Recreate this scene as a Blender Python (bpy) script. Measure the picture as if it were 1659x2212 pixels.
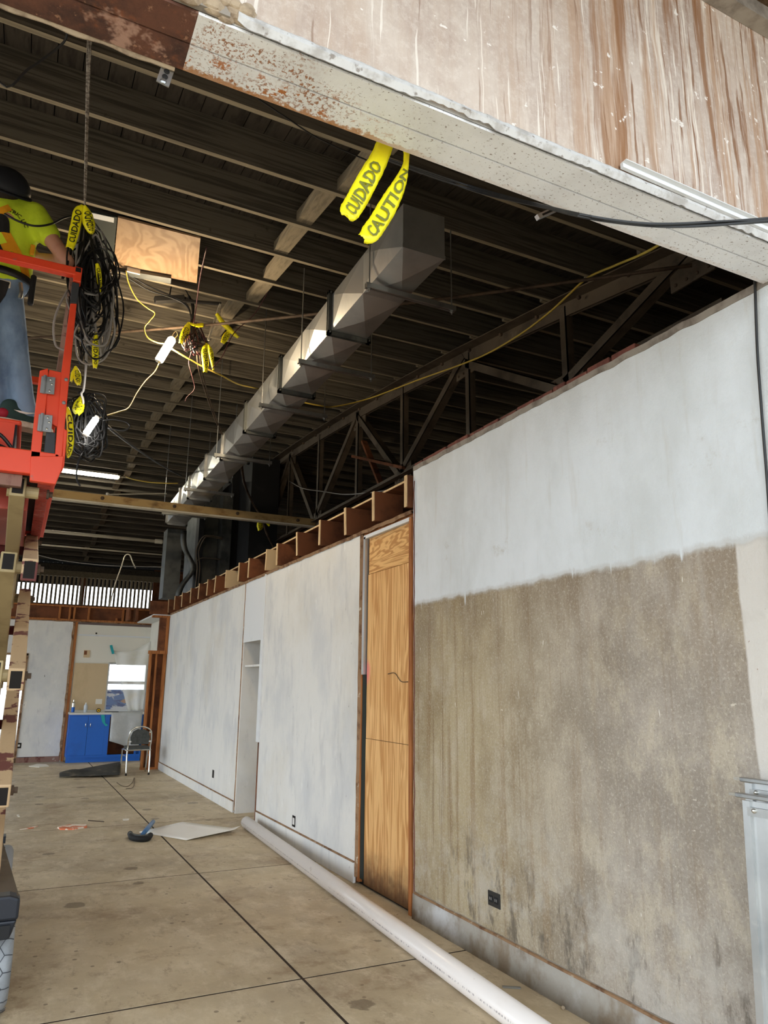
import bpy, bmesh, math, random
from mathutils import Vector, Matrix, noise as mnoise
for o in list(bpy.data.objects): bpy.data.objects.remove(o, do_unlink=True)
random.seed(7)
SC = bpy.context.scene
COL = SC.collection
# ------------------------------------------------------------------ camera
F, CX, CY = 1578.517, 829.5, 1106.0
CAM = Vector((0, 0, 1.505))
RM = Matrix.Rotation(-0.46043469, 3, 'Z') @ Matrix.Rotation(math.pi/2 + 0.2344756, 3, 'X') @ Matrix.Rotation(0.00978271, 3, 'Z')
cd = bpy.data.cameras.new('camera'); cam = bpy.data.objects.new('camera', cd); COL.objects.link(cam)
cd.sensor_fit = 'VERTICAL'; cd.sensor_height = 36.0; cd.sensor_width = 27.0; cd.lens = F/2212*36
cd.clip_start = 0.05; cd.clip_end = 500
cam.matrix_world = Matrix.Translation(CAM) @ RM.to_4x4()
SC.camera = cam
# ------------------------------------------------------------------ sky and exposure
W = bpy.data.worlds.new('overcast_sky'); SC.world = W; W.use_nodes = True
bg = W.node_tree.nodes['Background']
bg.inputs[0].default_value = (0.83, 0.92, 1.0, 1); bg.inputs[1].default_value = 1.0
vs = SC.view_settings; vs.view_transform = 'Standard'; vs.look = 'None'; vs.gamma = 1.0; vs.use_curve_mapping = False
vs.exposure = 2.2

# ------------------------------------------------------------------ pixels to points (1659 x 2212 frame)
def ray(x, y): return RM @ Vector(((x-CX)/F, -(y-CY)/F, -1))
def at(x, y, ax, v):
    d = ray(x, y); return CAM + d*((v-CAM[ax])/d[ax])
def aX(x, y, v): return at(x, y, 0, v)
def aY(x, y, v): return at(x, y, 1, v)
def aZ(x, y, v=0.0): return at(x, y, 2, v)
def rz(y): return 6.08 - .0063*(y-17)**2        # underside of the bowed roof joists
def smooth(pts, n=6):
    P = [Vector(p) for p in pts]
    if len(P) < 3: return P
    Q = [P[0]*2-P[1]] + P + [P[-1]*2-P[-2]]; out = []
    for i in range(1, len(Q)-2):
        a, b, c, d = Q[i-1], Q[i], Q[i+1], Q[i+2]
        for k in range(n):
            t = k/n
            out.append(.5*((2*b)+(c-a)*t+(2*a-5*b+4*c-d)*t*t+(3*b-a-3*c+d)*t**3))
    out.append(P[-1]); return out

# ------------------------------------------------------------------ mesh builder
class MB:
    def __init__(s): s.v = []; s.f = []
    def add(s, vs_, fs):
        o = len(s.v); s.v += [tuple(v) for v in vs_]; s.f += [tuple(i+o for i in f) for f in fs]; return s
    def hexa(s, p):  # 8 corners: bottom ring 0-3, top ring 4-7
        return s.add(p, [(0,3,2,1),(4,5,6,7),(0,1,5,4),(1,2,6,5),(2,3,7,6),(3,0,4,7)])
    def box(s, a, b):
        x0,y0,z0 = a; x1,y1,z1 = b
        return s.hexa([(x0,y0,z0),(x1,y0,z0),(x1,y1,z0),(x0,y1,z0),(x0,y0,z1),(x1,y0,z1),(x1,y1,z1),(x0,y1,z1)])
    def bar(s, a, b, w, h, up=(0,0,1)):   # rectangular bar from a to b, w across, h along up
        a = Vector(a); b = Vector(b); d = (b-a).normalized(); u = Vector(up)
        r = d.cross(u)
        if r.length < 1e-4: r = d.cross(Vector((1,0,0)))
        r.normalize(); u = r.cross(d); r = r*w/2; u = u*h/2
        return s.hexa([a-r-u, a+r-u, b+r-u, b-r-u, a-r+u, a+r+u, b+r+u, b-r+u])
    def angle(s, a, b, w, t, u1, u2):     # L-section along a-b with legs along u1 and u2
        a = Vector(a); b = Vector(b); u1 = Vector(u1).normalized(); u2 = Vector(u2).normalized()
        for p, q in ((u1, u2), (u2, u1)):
            A = [a, a+p*w, a+p*w+q*t, a+q*t]; B = [x+(b-a) for x in A]
            s.hexa([A[0], A[1], A[2], A[3], B[0], B[1], B[2], B[3]])
        return s
    def tube(s, pts, r, n=8, cap=True):
        P = [Vector(p) for p in pts]; R = r if isinstance(r, (list, tuple)) else [r]*len(P)
        o = len(s.v); up = Vector((0,0,1)); prev = None
        for i, p in enumerate(P):
            d = (P[min(i+1, len(P)-1)]-P[max(i-1, 0)])
            if d.length < 1e-9: d = Vector((0,0,1))
            d.normalize()
            if prev is None:
                x = d.cross(up if abs(d.z) < .95 else Vector((1,0,0))); x.normalize()
            else:
                x = prev - d*prev.dot(d)
                if x.length < 1e-6: x = d.cross(Vector((1,0,0)))
                x.normalize()
            prev = x; y = d.cross(x)
            for k in range(n):
                t = 2*math.pi*k/n; s.v.append(tuple(p+(x*math.cos(t)+y*math.sin(t))*R[i]))
        for i in range(len(P)-1):
            for k in range(n):
                a = o+i*n+k; b = o+i*n+(k+1) % n
                s.f.append((a, b, b+n, a+n))
        if cap:
            s.f.append(tuple(o+k for k in range(n))[::-1]); s.f.append(tuple(o+(len(P)-1)*n+k for k in range(n)))
        return s
    def lathe(s, base, axis, prof, n=20):  # prof: (height, radius)
        ax = Vector(axis).normalized(); x = ax.cross(Vector((0,0,1)) if abs(ax.z) < .9 else Vector((1,0,0))).normalized(); y = ax.cross(x); o = len(s.v); base = Vector(base)
        for h, r in prof:
            for k in range(n):
                t = 2*math.pi*k/n; s.v.append(tuple(base+ax*h+(x*math.cos(t)+y*math.sin(t))*max(r, 1e-4)))
        for i in range(len(prof)-1):
            for k in range(n):
                a = o+i*n+k; b = o+i*n+(k+1) % n; s.f.append((a, b, b+n, a+n))
        s.f.append(tuple(o+k for k in range(n))[::-1]); s.f.append(tuple(o+(len(prof)-1)*n+k for k in range(n))); return s
    def prism(s, poly, off):               # extrude a planar polygon
        P = [Vector(p) for p in poly]; off = Vector(off); n = len(P)
        return s.add(P+[p+off for p in P], [tuple(range(n))[::-1], tuple(range(n, 2*n))] + [(i, (i+1) % n, (i+1) % n+n, i+n) for i in range(n)])
    def grid(s, rows):
        n = len(rows[0]); o = len(s.v)
        for r in rows: s.v += [tuple(p) for p in r]
        for i in range(len(rows)-1):
            for j in range(n-1):
                a = o+i*n+j; s.f.append((a, a+1, a+n+1, a+n))
        return s
    def sphere(s, c, r, n=12, m=8, sc=(1,1,1)):
        c = Vector(c); pr = []
        o = len(s.v)
        for i in range(m+1):
            t = math.pi*i/m
            for k in range(n):
                u = 2*math.pi*k/n
                s.v.append((c.x+r*sc[0]*math.sin(t)*math.cos(u), c.y+r*sc[1]*math.sin(t)*math.sin(u), c.z+r*sc[2]*math.cos(t)))
        for i in range(m):
            for k in range(n):
                a = o+i*n+k; b = o+i*n+(k+1) % n; s.f.append((a, a+n, b+n, b))
        return s
    def build(s, name, m, parent=None, sm=False, bev=0, thick=0, auto=False):
        me = bpy.data.meshes.new(name); me.from_pydata(s.v, [], s.f); me.validate()
        bm = bmesh.new(); bm.from_mesh(me); bmesh.ops.remove_doubles(bm, verts=bm.verts, dist=1e-5) if sm else None
        bmesh.ops.recalc_face_normals(bm, faces=bm.faces); bm.to_mesh(me); bm.free()
        o = bpy.data.objects.new(name, me); COL.objects.link(o)
        if m is not None:
            for mm in (m if isinstance(m, (list, tuple)) else [m]): me.materials.append(mm)
        if sm:
            for p in me.polygons: p.use_smooth = True
        if thick:
            md = o.modifiers.new('thickness', 'SOLIDIFY'); md.thickness = thick; md.offset = 0
        if bev:
            md = o.modifiers.new('bevel', 'BEVEL'); md.width = bev; md.segments = 2; md.limit_method = 'ANGLE'; md.angle_limit = .6
        if parent is not None: attach(o, parent)
        return o
def wloc(o):
    v = Vector((0,0,0))
    while o is not None: v += o.location; o = o.parent
    return v
def attach(o, parent):
    o.parent = parent; o.location = -wloc(parent)
def tag(o, label, cat, group=None):
    o['label'] = label; o['category'] = cat
    if group: o['group'] = group
    return o
def struct(o, label=None, cat=None):
    o['kind'] = 'structure'
    if label: o['label'] = label
    if cat: o['category'] = cat
    return o
def thing(name, loc, label, cat, group=None):
    o = bpy.data.objects.new(name, None); COL.objects.link(o); o.location = Vector(loc); o.empty_display_size = .05
    return tag(o, label, cat, group)
def shell(name, loc, label=None, cat=None):
    o = bpy.data.objects.new(name, None); COL.objects.link(o); o.location = Vector(loc); o.empty_display_size = .05
    return struct(o, label, cat)

# ------------------------------------------------------------------ materials
def srgb(r, g, b):
    f = lambda c: (c/255/12.92) if c/255 <= .04045 else ((c/255+.055)/1.055)**2.4
    return (f(r), f(g), f(b), 1)
class NT:
    def __init__(s, name, rough=.8, metal=0.0, spec=.3):
        s.m = bpy.data.materials.new(name); s.m.use_nodes = True; s.t = s.m.node_tree; s.b = s.t.nodes['Principled BSDF']
        s.b.inputs['Roughness'].default_value = rough; s.b.inputs['Metallic'].default_value = metal
        s.b.inputs['Specular IOR Level'].default_value = spec
        s.co = s.t.nodes.new('ShaderNodeTexCoord').outputs['Object']
        s.sep = None
    def lk(s, a, b): s.t.links.new(a, b)
    def val(s, sock, v):
        if hasattr(v, 'is_linked') or hasattr(v, 'links'): s.lk(v, sock)
        else: sock.default_value = v
    def math(s, op, a, b=0.0, c=0.0, clamp=False):
        n = s.t.nodes.new('ShaderNodeMath'); n.operation = op; n.use_clamp = clamp
        s.val(n.inputs[0], a); s.val(n.inputs[1], b); s.val(n.inputs[2], c); return n.outputs[0]
    def xyz(s):
        if s.sep is None:
            n = s.t.nodes.new('ShaderNodeSeparateXYZ'); s.lk(s.co, n.inputs[0]); s.sep = n.outputs
        return s.sep
    def map(s, stretch, rot=(0,0,0), loc=(0,0,0), co=None):
        n = s.t.nodes.new('ShaderNodeMapping'); s.lk(co or s.co, n.inputs[0]); n.inputs['Scale'].default_value = stretch
        n.inputs['Rotation'].default_value = rot; n.inputs['Location'].default_value = loc; return n.outputs[0]
    def noise(s, scale=3, stretch=(1,1,1), detail=5, rough=.6, dist=0, loc=(0,0,0), co=None):
        n = s.t.nodes.new('ShaderNodeTexNoise'); n.inputs['Scale'].default_value = scale; n.inputs['Detail'].default_value = detail
        n.inputs['Roughness'].default_value = rough; n.inputs['Distortion'].default_value = dist
        s.lk(s.map(stretch, loc=loc, co=co), n.inputs['Vector']); return n.outputs[0]
    def vor(s, scale=3, stretch=(1,1,1), feature='F1'):
        n = s.t.nodes.new('ShaderNodeTexVoronoi'); n.feature = feature; n.voronoi_dimensions = '2D'; n.inputs['Scale'].default_value = scale
        s.lk(s.map(stretch), n.inputs['Vector']); return n
    def ramp(s, v, lo, hi, a=0.0, b=1.0):
        n = s.t.nodes.new('ShaderNodeMapRange'); n.interpolation_type = 'SMOOTHSTEP'; s.val(n.inputs[0], v); n.inputs[1].default_value = lo; n.inputs[2].default_value = hi
        n.inputs[3].default_value = a; n.inputs[4].default_value = b; return n.outputs[0]
    def mix(s, f, a, b, mode='MIX'):
        n = s.t.nodes.new('ShaderNodeMix'); n.data_type = 'RGBA'; n.blend_type = mode
        s.val(n.inputs[0], f); s.val(n.inputs[6], a); s.val(n.inputs[7], b); return n.outputs[2]
    def bump(s, h, strength=.3, dist=.01):
        n = s.t.nodes.new('ShaderNodeBump'); n.inputs['Strength'].default_value = strength; n.inputs['Distance'].default_value = dist
        s.lk(h, n.inputs['Height']); s.lk(n.outputs[0], s.b.inputs['Normal'])
    def out(s, c): s.val(s.b.inputs['Base Color'], c); return s.m
def mk(name, base, layers=(), rough=.8, metal=0.0, spec=.3, bump=0, bscale=60, bstretch=(1,1,1), bdist=.004, emit=None, es=0, alpha=None):
    """layers: (colour, scale, stretch, lo, hi[, amount]) noise masks painted one over another"""
    n = NT(name, rough, metal, spec); c = srgb(*base)
    for i, l in enumerate(layers):
        f = n.ramp(n.noise(l[1], l[2], loc=(i*3.7, i*1.3, i*2.1)), l[3], l[4], 0, l[5] if len(l) > 5 else 1)
        c = n.mix(f, c, srgb(*l[0]))
    if bump: n.bump(n.noise(bscale, bstretch, 4), bump, bdist)
    if emit: n.b.inputs['Emission Color'].default_value = srgb(*emit); n.b.inputs['Emission Strength'].default_value = es
    if alpha is not None: n.b.inputs['Alpha'].default_value = alpha
    return n.out(c)
U = (1,1,1)
M = {}
M['joist'] = mk('weathered_joist_wood', (104,97,86), [((72,66,58), 6, (.2,7,7), .42, .62), ((122,114,100), 2, (.3,3,3), .55, .8, .6), ((58,52,44), 9, U, .66, .74, .7)], .9, bump=.25, bscale=30, bstretch=(.2,3,3))
M['joistedge'] = mk('pale_joist_underside', (150,138,116), [((122,112,94), 5, (.25,6,6), .4, .7), ((172,160,134), 2, (.3,3,3), .55, .8, .6)], .9)  # undersides coloured paler: cleaner wood, with light off the floor put in
M['block'] = mk('pale_blocking_wood', (140,128,107), [((112,101,84), 6, (6,.5,6), .4, .7)], .9)
M['plank'] = mk('dark_roof_plank_wood', (78,71,63), [((56,50,44), 5, (5,.3,5), .4, .7), ((120,92,66), .9, U, .62, .7, .6)], .92, bump=.2)
M['joint'] = mk('dark_joint_filler', (58,46,36), [], .95)
M['white'] = mk('scuffed_white_paint', (224,222,217), [((208,208,207), 1.6, (1,1,.7), .45, .7), ((188,188,189), 5, (1,1.4,.45), .52, .74, .5), ((160,160,162), 14, (1,1.4,.35), .60, .76, .4), ((206,198,182), .9, U, .5, .75, .5), ((120,118,116), 46, (1,1.2,.5), .68, .74, .55), ((70,66,62), 17, (1,1.6,.5), .735, .75, .85), ((236,235,232), 9, (1,1,.4), .6, .75, .6)], .75, bump=.2, bscale=35)
M['whitefar'] = mk('cream_white_paint', (226,222,210), [((200,196,184), 1.5, U, .5, .8), ((120,112,100), 5, (1,1,.5), .68, .8, .5)], .75)
M['trimwhite'] = mk('white_trim_paint', (220,222,224), [((170,168,164), 6, (1,1,.3), .6, .8, .6)], .6)
M['stud'] = mk('brown_stud_wood', (176,112,62), [((132,78,42), 8, (6,6,.4), .4, .7), ((200,140,84), 3, (5,5,.4), .55, .8)], .8, bump=.15)
M['studdark'] = mk('dark_brown_wood', (122,74,46), [((86,52,34), 4, (1,4,1), .4, .7), ((150,100,66), 3, (1,4,2), .6, .8)], .82, bump=.15)
M['endgrain'] = mk('pale_cut_end_wood', (214,184,140), [((180,146,104), 12, (1,6,1), .45, .75)], .8)
M['brokenedge'] = mk('broken_plaster_edge', (150,118,88), [((96,66,46), 9, U, .45, .7), ((206,190,166), 14, U, .6, .75)], .95, bump=.5)
M['brick'] = mk('red_brick', (116,70,60), [((86,50,44), 9, U, .4, .7), ((170,120,100), 18, U, .6, .8)], .9, bump=.4)
M['mortar'] = mk('grey_mortar', (150,142,132), [((110,100,92), 9, U, .4, .7)], .95, bump=.4)
M['galv'] = mk('galvanized_sheet_steel', (196,197,196), [((172,175,176), 2.2, U, .4, .7), ((212,212,208), 14, U, .6, .8, .5)], .38, .85, .5)
M['galvdark'] = mk('dark_galvanized_steel', (104,106,104), [((72,75,75), 3, U, .4, .7), ((132,132,128), 4, (1,1,.4), .58, .75)], .5, .7, .5)
M['strut'] = mk('zinc_strut_steel', (170,172,172), [((120,124,126), 8, U, .5, .8)], .35, .9, .5)
M['steelbrown'] = mk('brown_painted_truss_steel', (96,84,70), [((72,62,52), 4, U, .4, .7), ((140,126,106), 8, (1,.5,1), .6, .8, .6)], .65, .2)
M['tie'] = mk('rusty_ochre_steel', (176,148,100), [((132,100,62), 7, (.5,1,1), .45, .7), ((214,196,160), 4, (.3,1,1), .6, .8, .6)], .7, .2)
M['rod'] = mk('dark_brace_rod_steel', (96,80,66), [((64,52,44), 6, U, .4, .7)], .7, .3)
M['blackbox'] = mk('black_painted_sheet', (30,30,31), [((44,44,44), 3, U, .5, .8)], .7)
M['rubber'] = mk('black_rubber', (28,28,29), [((46,45,44), 6, U, .5, .8)], .7)
M['cable'] = mk('black_cable_jacket', (27,27,28), [], .45, 0, .5)
M['greycable'] = mk('grey_cable_jacket', (150,146,142), [], .5)
M['yellowcord'] = mk('yellow_cord_jacket', (196,170,74), [], .5)
M['maroonwire'] = mk('maroon_wire_jacket', (70,36,40), [], .5)
M['yellow'] = mk('yellow_caution_film', (255,244,30), [((238,220,16), 9, U, .5, .8)], .35, 0, .5)
M['inkolive'] = mk('olive_show_through_print', (116,118,48), [], .6)
M['ink'] = mk('black_print_ink', (44,46,28), [], .6)
M['orange'] = mk('orange_lift_paint', (232,72,38), [((200,54,28), 2.4, U, .5, .8), ((150,110,96), 7, U, .68, .74, .9)], .45, 0, .5)
M['tan'] = mk('tan_lift_paint', (176,158,118), [((150,132,96), 4, U, .45, .75)], .5)
M['tanworn'] = mk('tan_paint_worn_to_maroon', (192,164,128), [((104,56,54), 3.2, (1.5,1.2,2.4), .55, .58), ((150,120,90), 12, U, .6, .8)], .55)
M['maroon'] = mk('maroon_lift_paint', (96,44,44), [((150,120,100), 8, U, .6, .66, .7)], .5)
M['pinkred'] = mk('faded_red_lift_paint', (176,74,62), [((210,140,130), 5, U, .5, .8)], .5)
M['darkgrey'] = mk('charcoal_plastic', (58,60,64), [((84,86,88), 5, U, .55, .8)], .55)
M['navyblack'] = mk('worn_black_steel', (44,46,52), [((92,84,80), 6, U, .58, .7)], .45, .3)
M['tyre'] = mk('grey_non_marking_tyre', (156,160,164), [((132,136,140), 5, U, .45, .7)], .8)
M['tyregroove'] = mk('tyre_groove', (70,72,76), [], .9)
M['hinge'] = mk('grey_hinge_steel', (150,152,154), [((110,112,114), 9, U, .5, .8)], .45, .5)
M['hivis'] = mk('hi_vis_yellow_cloth', (212,236,56), [((184,210,40), 5, U, .45, .75)], .85, bump=.35, bscale=14, bdist=.01)
M['jeans'] = mk('faded_blue_denim', (132,156,184), [((90,112,142), 4, (1,1,.6), .42, .7), ((176,194,212), 6, (1,1,.5), .62, .8, .6)], .9, bump=.4, bscale=18, bdist=.01)
M['skin'] = mk('skin', (198,146,122), [((176,116,96), 9, U, .5, .8, .6)], .55)
M['hat'] = mk('black_cap_cloth', (30,32,38), [], .6)
M['hair'] = mk('dark_hair', (40,30,24), [], .7)
M['harness'] = mk('amber_harness_webbing', (232,160,28), [((200,130,20), 12, U, .5, .8)], .7)
M['shoe'] = mk('dark_green_shoe_fabric', (44,66,62), [], .8)
M['shoered'] = mk('red_shoe_panel', (160,34,50), [], .7)
M['sole'] = mk('cream_shoe_sole', (214,200,178), [((170,150,128), 12, U, .5, .8)], .8)
M['pvc'] = None
M['blue'] = mk('blue_cabinet_paint', (6,98,198), [((0,84,174), 2, U, .5, .8), ((60,70,84), 10, U, .72, .78, .7)], .45, 0, .5)
M['counter'] = mk('white_counter_laminate', (216,214,206), [], .4)
M['chrome'] = mk('chrome_tube', (214,212,204), [], .22, .9, .5)
M['chairgrey'] = mk('dark_grey_upholstery', (76,78,76), [((62,64,62), 20, U, .4, .7)], .85)
M['plastic'] = mk('clear_plastic_sheet', (246,245,238), [((236,232,212), 2.2, (1,1,2), .5, .8)], .35, 0, .5, bump=.6, bscale=6, bdist=.03, alpha=.5)
M['plasticgrey'] = mk('grey_plastic_sheet', (178,180,180), [((206,206,204), 3, U, .5, .8)], .4, 0, .5, bump=.6, bscale=7, bdist=.03)
M['tanboard'] = mk('tan_hardboard', (206,182,146), [((184,160,124), 2.4, (1,1,.6), .45, .75), ((120,100,76), 9, (1,1,2), .7, .76, .7)], .8)
M['teal'] = mk('teal_tape', (30,160,168), [], .5)
M['redbase'] = mk('worn_red_brown_base', (140,108,96), [((104,58,52), 7, (1,1,.4), .48, .6), ((196,180,168), 12, U, .62, .72)], .85)
M['paper'] = mk('white_drawing_paper', (250,246,238), [((240,232,220), 3, U, .5, .8)], .8)
M['bluetool'] = mk('blue_steel_handle', (84,128,176), [((60,90,130), 8, U, .5, .8)], .4, .3)
M['orangescrap'] = mk('orange_wrapper', (218,124,84), [((240,226,210), 9, U, .46, .52)], .6)
M['whitescrap'] = mk('white_paper_scrap', (232,226,214), [], .8)
M['felt'] = mk('dusty_black_felt', (62,60,56), [((112,102,86), 5, U, .5, .75), ((40,40,40), 3, U, .5, .7)], .9, bump=.4, bscale=10, bdist=.02)
M['outletblack'] = mk('black_outlet_plastic', (46,44,42), [], .5)
M['outletwhite'] = mk('white_switch_plate', (232,228,220), [], .5)
M['holeblack'] = mk('open_box_dark', (34,30,28), [], .9)
M['pipewhite'] = mk('dusty_white_pipe', (206,198,180), [((160,146,122), 9, (.3,1,1), .55, .75)], .6)
M['rope'] = mk('grey_steel_wire_rope', (170,160,148), [((110,100,92), 40, (1,1,3), .4, .6)], .5, .4)
M['slat'] = mk('weathered_slat_wood', (176,160,134), [((140,126,104), 7, (1,1,.3), .4, .7)], .9)
M['ground'] = mk('pale_outdoor_concrete', (150,144,134), [((128,122,112), 1, U, .4, .7)], .9)
M['insul'] = mk('brown_insulation', (92,70,46), [((50,38,26), 6, U, .4, .65)], .95, bump=.8, bscale=14, bdist=.04)
M['reflector'] = mk('white_reflector_enamel', (224,220,206), [], .5)
M['lampwarm'] = mk('glowing_warm_lamp', (255,240,214), [], .5, emit=(255,230,190), es=120)
M['lampcool'] = mk('glowing_white_lamp', (255,255,255), [], .5, emit=(255,250,240), es=22)
M['lamptube'] = mk('glowing_fluorescent_tube', (255,255,250), [], .5, emit=(255,248,224), es=40)
M['rock'] = mk('broken_concrete', (176,158,134), [((126,108,90), 14, U, .45, .7)], .95, bump=.6)
M['bluetarp'] = mk('blue_tarp', (96,160,226), [((70,130,200), 3, U, .5, .8)], .6)
M['mural'] = mk('blue_painted_masonry', (92,126,190), [((226,230,236), 1.6, (1,1,1.6), .48, .52), ((60,80,140), 3, (1,1,3), .55, .6)], .8)
M['brownroof'] = mk('brown_shed_roof', (190,150,122), [], .8)
M['yellowblack'] = mk('yellow_tape_measure', (226,180,40), [], .5)
# ------------------------------------------------------------------ surface materials with a layout of their own
def concrete_wall():
    n = NT('painted_and_bare_concrete', .85); x, y, z = n.xyz()
    e = n.noise(9, U, 5); e2 = n.noise(2.2, U, 3)
    # bare concrete: grey towards the pier, olive-brown towards the doorway, with rust runs and pale scuffs
    yl = n.ramp(y, 2.5, 4.2)
    g0 = n.mix(yl, srgb(172,162,150), srgb(180,164,132)); g1 = n.mix(yl, srgb(146,136,124), srgb(154,136,104))
    c = n.mix(n.ramp(n.noise(1.6, U, 7, .7), .38, .64), g0, g1)
    c = n.mix(n.ramp(n.noise(4.5, (1,1.3,.8), 7, .75, loc=(1,4,2)), .46, .64, 0, .55), c, srgb(194,182,160))
    run = n.ramp(n.noise(5, (1, 2.2, .09), 6, .7), .50, .66)
    c = n.mix(n.math('MULTIPLY', run, n.math('MULTIPLY_ADD', yl, .45, .18)), c, srgb(136,108,72))
    run2 = n.ramp(n.noise(17, (1, 2.0, .035), 4, .6, loc=(5,2,0)), .60, .68)
    c = n.mix(n.math('MULTIPLY', run2, n.math('MULTIPLY_ADD', yl, .35, .2)), c, srgb(120,94,64))
    c = n.mix(n.math('MULTIPLY', n.ramp(z, 1.25, 2.0), n.ramp(n.noise(2.2, (1,1.5,.5), 6, .7, loc=(6,3,3)), .38, .62, .1, .7)), c, srgb(130,112,90))
    c = n.mix(n.ramp(n.noise(70, U, 5, .8), .50, .66, 0, .5), c, srgb(208,198,184))
    c = n.mix(n.ramp(n.noise(90, U, 5, .8, loc=(4,4,4)), .52, .66, 0, .5), c, srgb(116,102,86))
    # damp blotches low down, where the wall meets the slab
    low = n.ramp(z, 1.0, .3); c = n.mix(n.math('MULTIPLY', low, n.ramp(n.noise(6, (1,1.6,.6), 7, .75, loc=(2,7,1)), .53, .66, 0, .75)), c, srgb(96,88,78))
    c = n.mix(n.math('MULTIPLY', n.ramp(z, 1.1, .35), n.ramp(n.noise(3.5, U, 6, .7, loc=(9,1,3)), .46, .66, 0, .5)), c, srgb(194,188,178))
    # thin white scratches and drips
    c = n.mix(n.ramp(n.noise(30, (1, 1.6, .35), 2, .5, loc=(3,3,8)), .735, .76, 0, .8), c, srgb(232,228,218))
    c = n.mix(n.ramp(n.noise(38, (1, .5, 1.5), 2, .5, loc=(6,1,2)), .755, .77, 0, .6), c, srgb(222,212,196))
    # pale grey coat at the pier end
    g = n.mix(n.ramp(n.noise(6, U, 5), .5, .75, 0, .6), srgb(206,200,192), srgb(186,180,172))
    g = n.mix(n.ramp(n.noise(30, U, 3), .7, .74), g, srgb(140,104,76))
    m = n.ramp(n.math('ADD', y, n.math('MULTIPLY_ADD', e2, .04, -.02)), 2.004, 1.99); c = n.mix(m, c, g)
    # white coat above head height
    w = n.mix(n.ramp(n.noise(1.4, (1,1,.6), 6, .65), .38, .72), srgb(222,226,229), srgb(204,207,207))
    w = n.mix(n.ramp(n.noise(7, (1, 1.6, .2), 4), .55, .76, 0, .4), w, srgb(192,187,177))
    w = n.mix(n.ramp(n.noise(3.4, U, 7, .75, loc=(4,4,1)), .6, .72, 0, .45), w, srgb(176,168,154))
    h = n.math('ADD', z, n.math('MULTIPLY_ADD', e, .07, -.035))
    h = n.math('ADD', h, n.math('MULTIPLY', n.ramp(n.noise(16, (1,2,.06), 2, loc=(8,0,0)), .62, .8), .12))
    m2 = n.ramp(h, 2.085, 2.1); c = n.mix(m2, c, w)
    edge = n.math('MULTIPLY', n.ramp(h, 2.07, 2.09), n.ramp(h, 2.125, 2.10)); c = n.mix(n.math('MULTIPLY', edge, .5), c, srgb(186,182,176))
    n.bump(n.math('ADD', n.noise(60, U, 4, .7), n.math('MULTIPLY', n.noise(12, U, 5, .7), 1.5)), .5, .006)
    return n.out(c)
def stucco():
    n = NT('rain_streaked_stucco', .9); x, y, z = n.xyz()
    wob = n.noise(5, (1,1,.35), 4); xx = n.math('MULTIPLY_ADD', n.math('SUBTRACT', wob, .5), .05, x)
    cmb = n.t.nodes.new('ShaderNodeCombineXYZ'); n.lk(xx, cmb.inputs[0]); n.lk(y, cmb.inputs[1]); n.lk(z, cmb.inputs[2]); co = cmb.outputs[0]
    c = n.mix(n.ramp(n.noise(3.2, (1,1,.6), 7, .75), .36, .66), srgb(206,192,180), srgb(180,162,150))
    c = n.mix(n.ramp(n.noise(7, (1.4,1,.12), 6, .7, co=co, loc=(2,2,2)), .44, .68, 0, .55), c, srgb(190,168,150))
    c = n.mix(n.ramp(n.noise(40, U, 6, .8), .46, .66, 0, .4), c, srgb(222,212,202))
    xr = n.ramp(x, 1.0, 1.7, .10, 1); xl = n.ramp(x, 1.5, .9, .35, 1)
    c = n.mix(n.math('MULTIPLY', n.ramp(n.noise(20, (1.2,1,.06), 4, .6, co=co, loc=(3,0,1)), .60, .66, 0, .8), xr), c, srgb(234,224,212))
    c = n.mix(n.ramp(n.noise(52, (1.0,1,.035), 2, .5, co=co, loc=(13,0,1)), .655, .68, 0, .75), c, srgb(236,228,218))
    d = n.ramp(n.noise(8, (1.6,1,.06), 6, .75, co=co, loc=(7,2,0)), .46, .60); c = n.mix(n.math('MULTIPLY', n.math('MULTIPLY', d, xr), .8), c, srgb(172,136,106))
    d2 = n.ramp(n.noise(34, (1.2,1,.045), 4, .65, co=co, loc=(1,5,4)), .56, .62); c = n.mix(n.math('MULTIPLY', n.math('MULTIPLY', d2, xr), .85), c, srgb(130,90,60))
    d3 = n.ramp(n.noise(6, (1.7,1,.07), 5, .65, co=co, loc=(11,5,4)), .55, .64); c = n.mix(n.math('MULTIPLY', n.math('MULTIPLY', d3, n.ramp(x, 1.2, 1.7)), .85), c, srgb(140,96,60))
    d4 = n.ramp(n.noise(46, (1.0,1,.035), 2, .5, co=co, loc=(21,1,4)), .66, .69); c = n.mix(n.math('MULTIPLY', n.math('MULTIPLY', d4, xl), .65), c, srgb(140,112,94))
    c = n.mix(n.ramp(n.noise(20, U, 3, .6, loc=(2,2,9)), .68, .72, 0, .85), c, srgb(240,234,228))
    n.bump(n.noise(150, U, 4, .7), .5, .003)
    return n.out(c)
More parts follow.
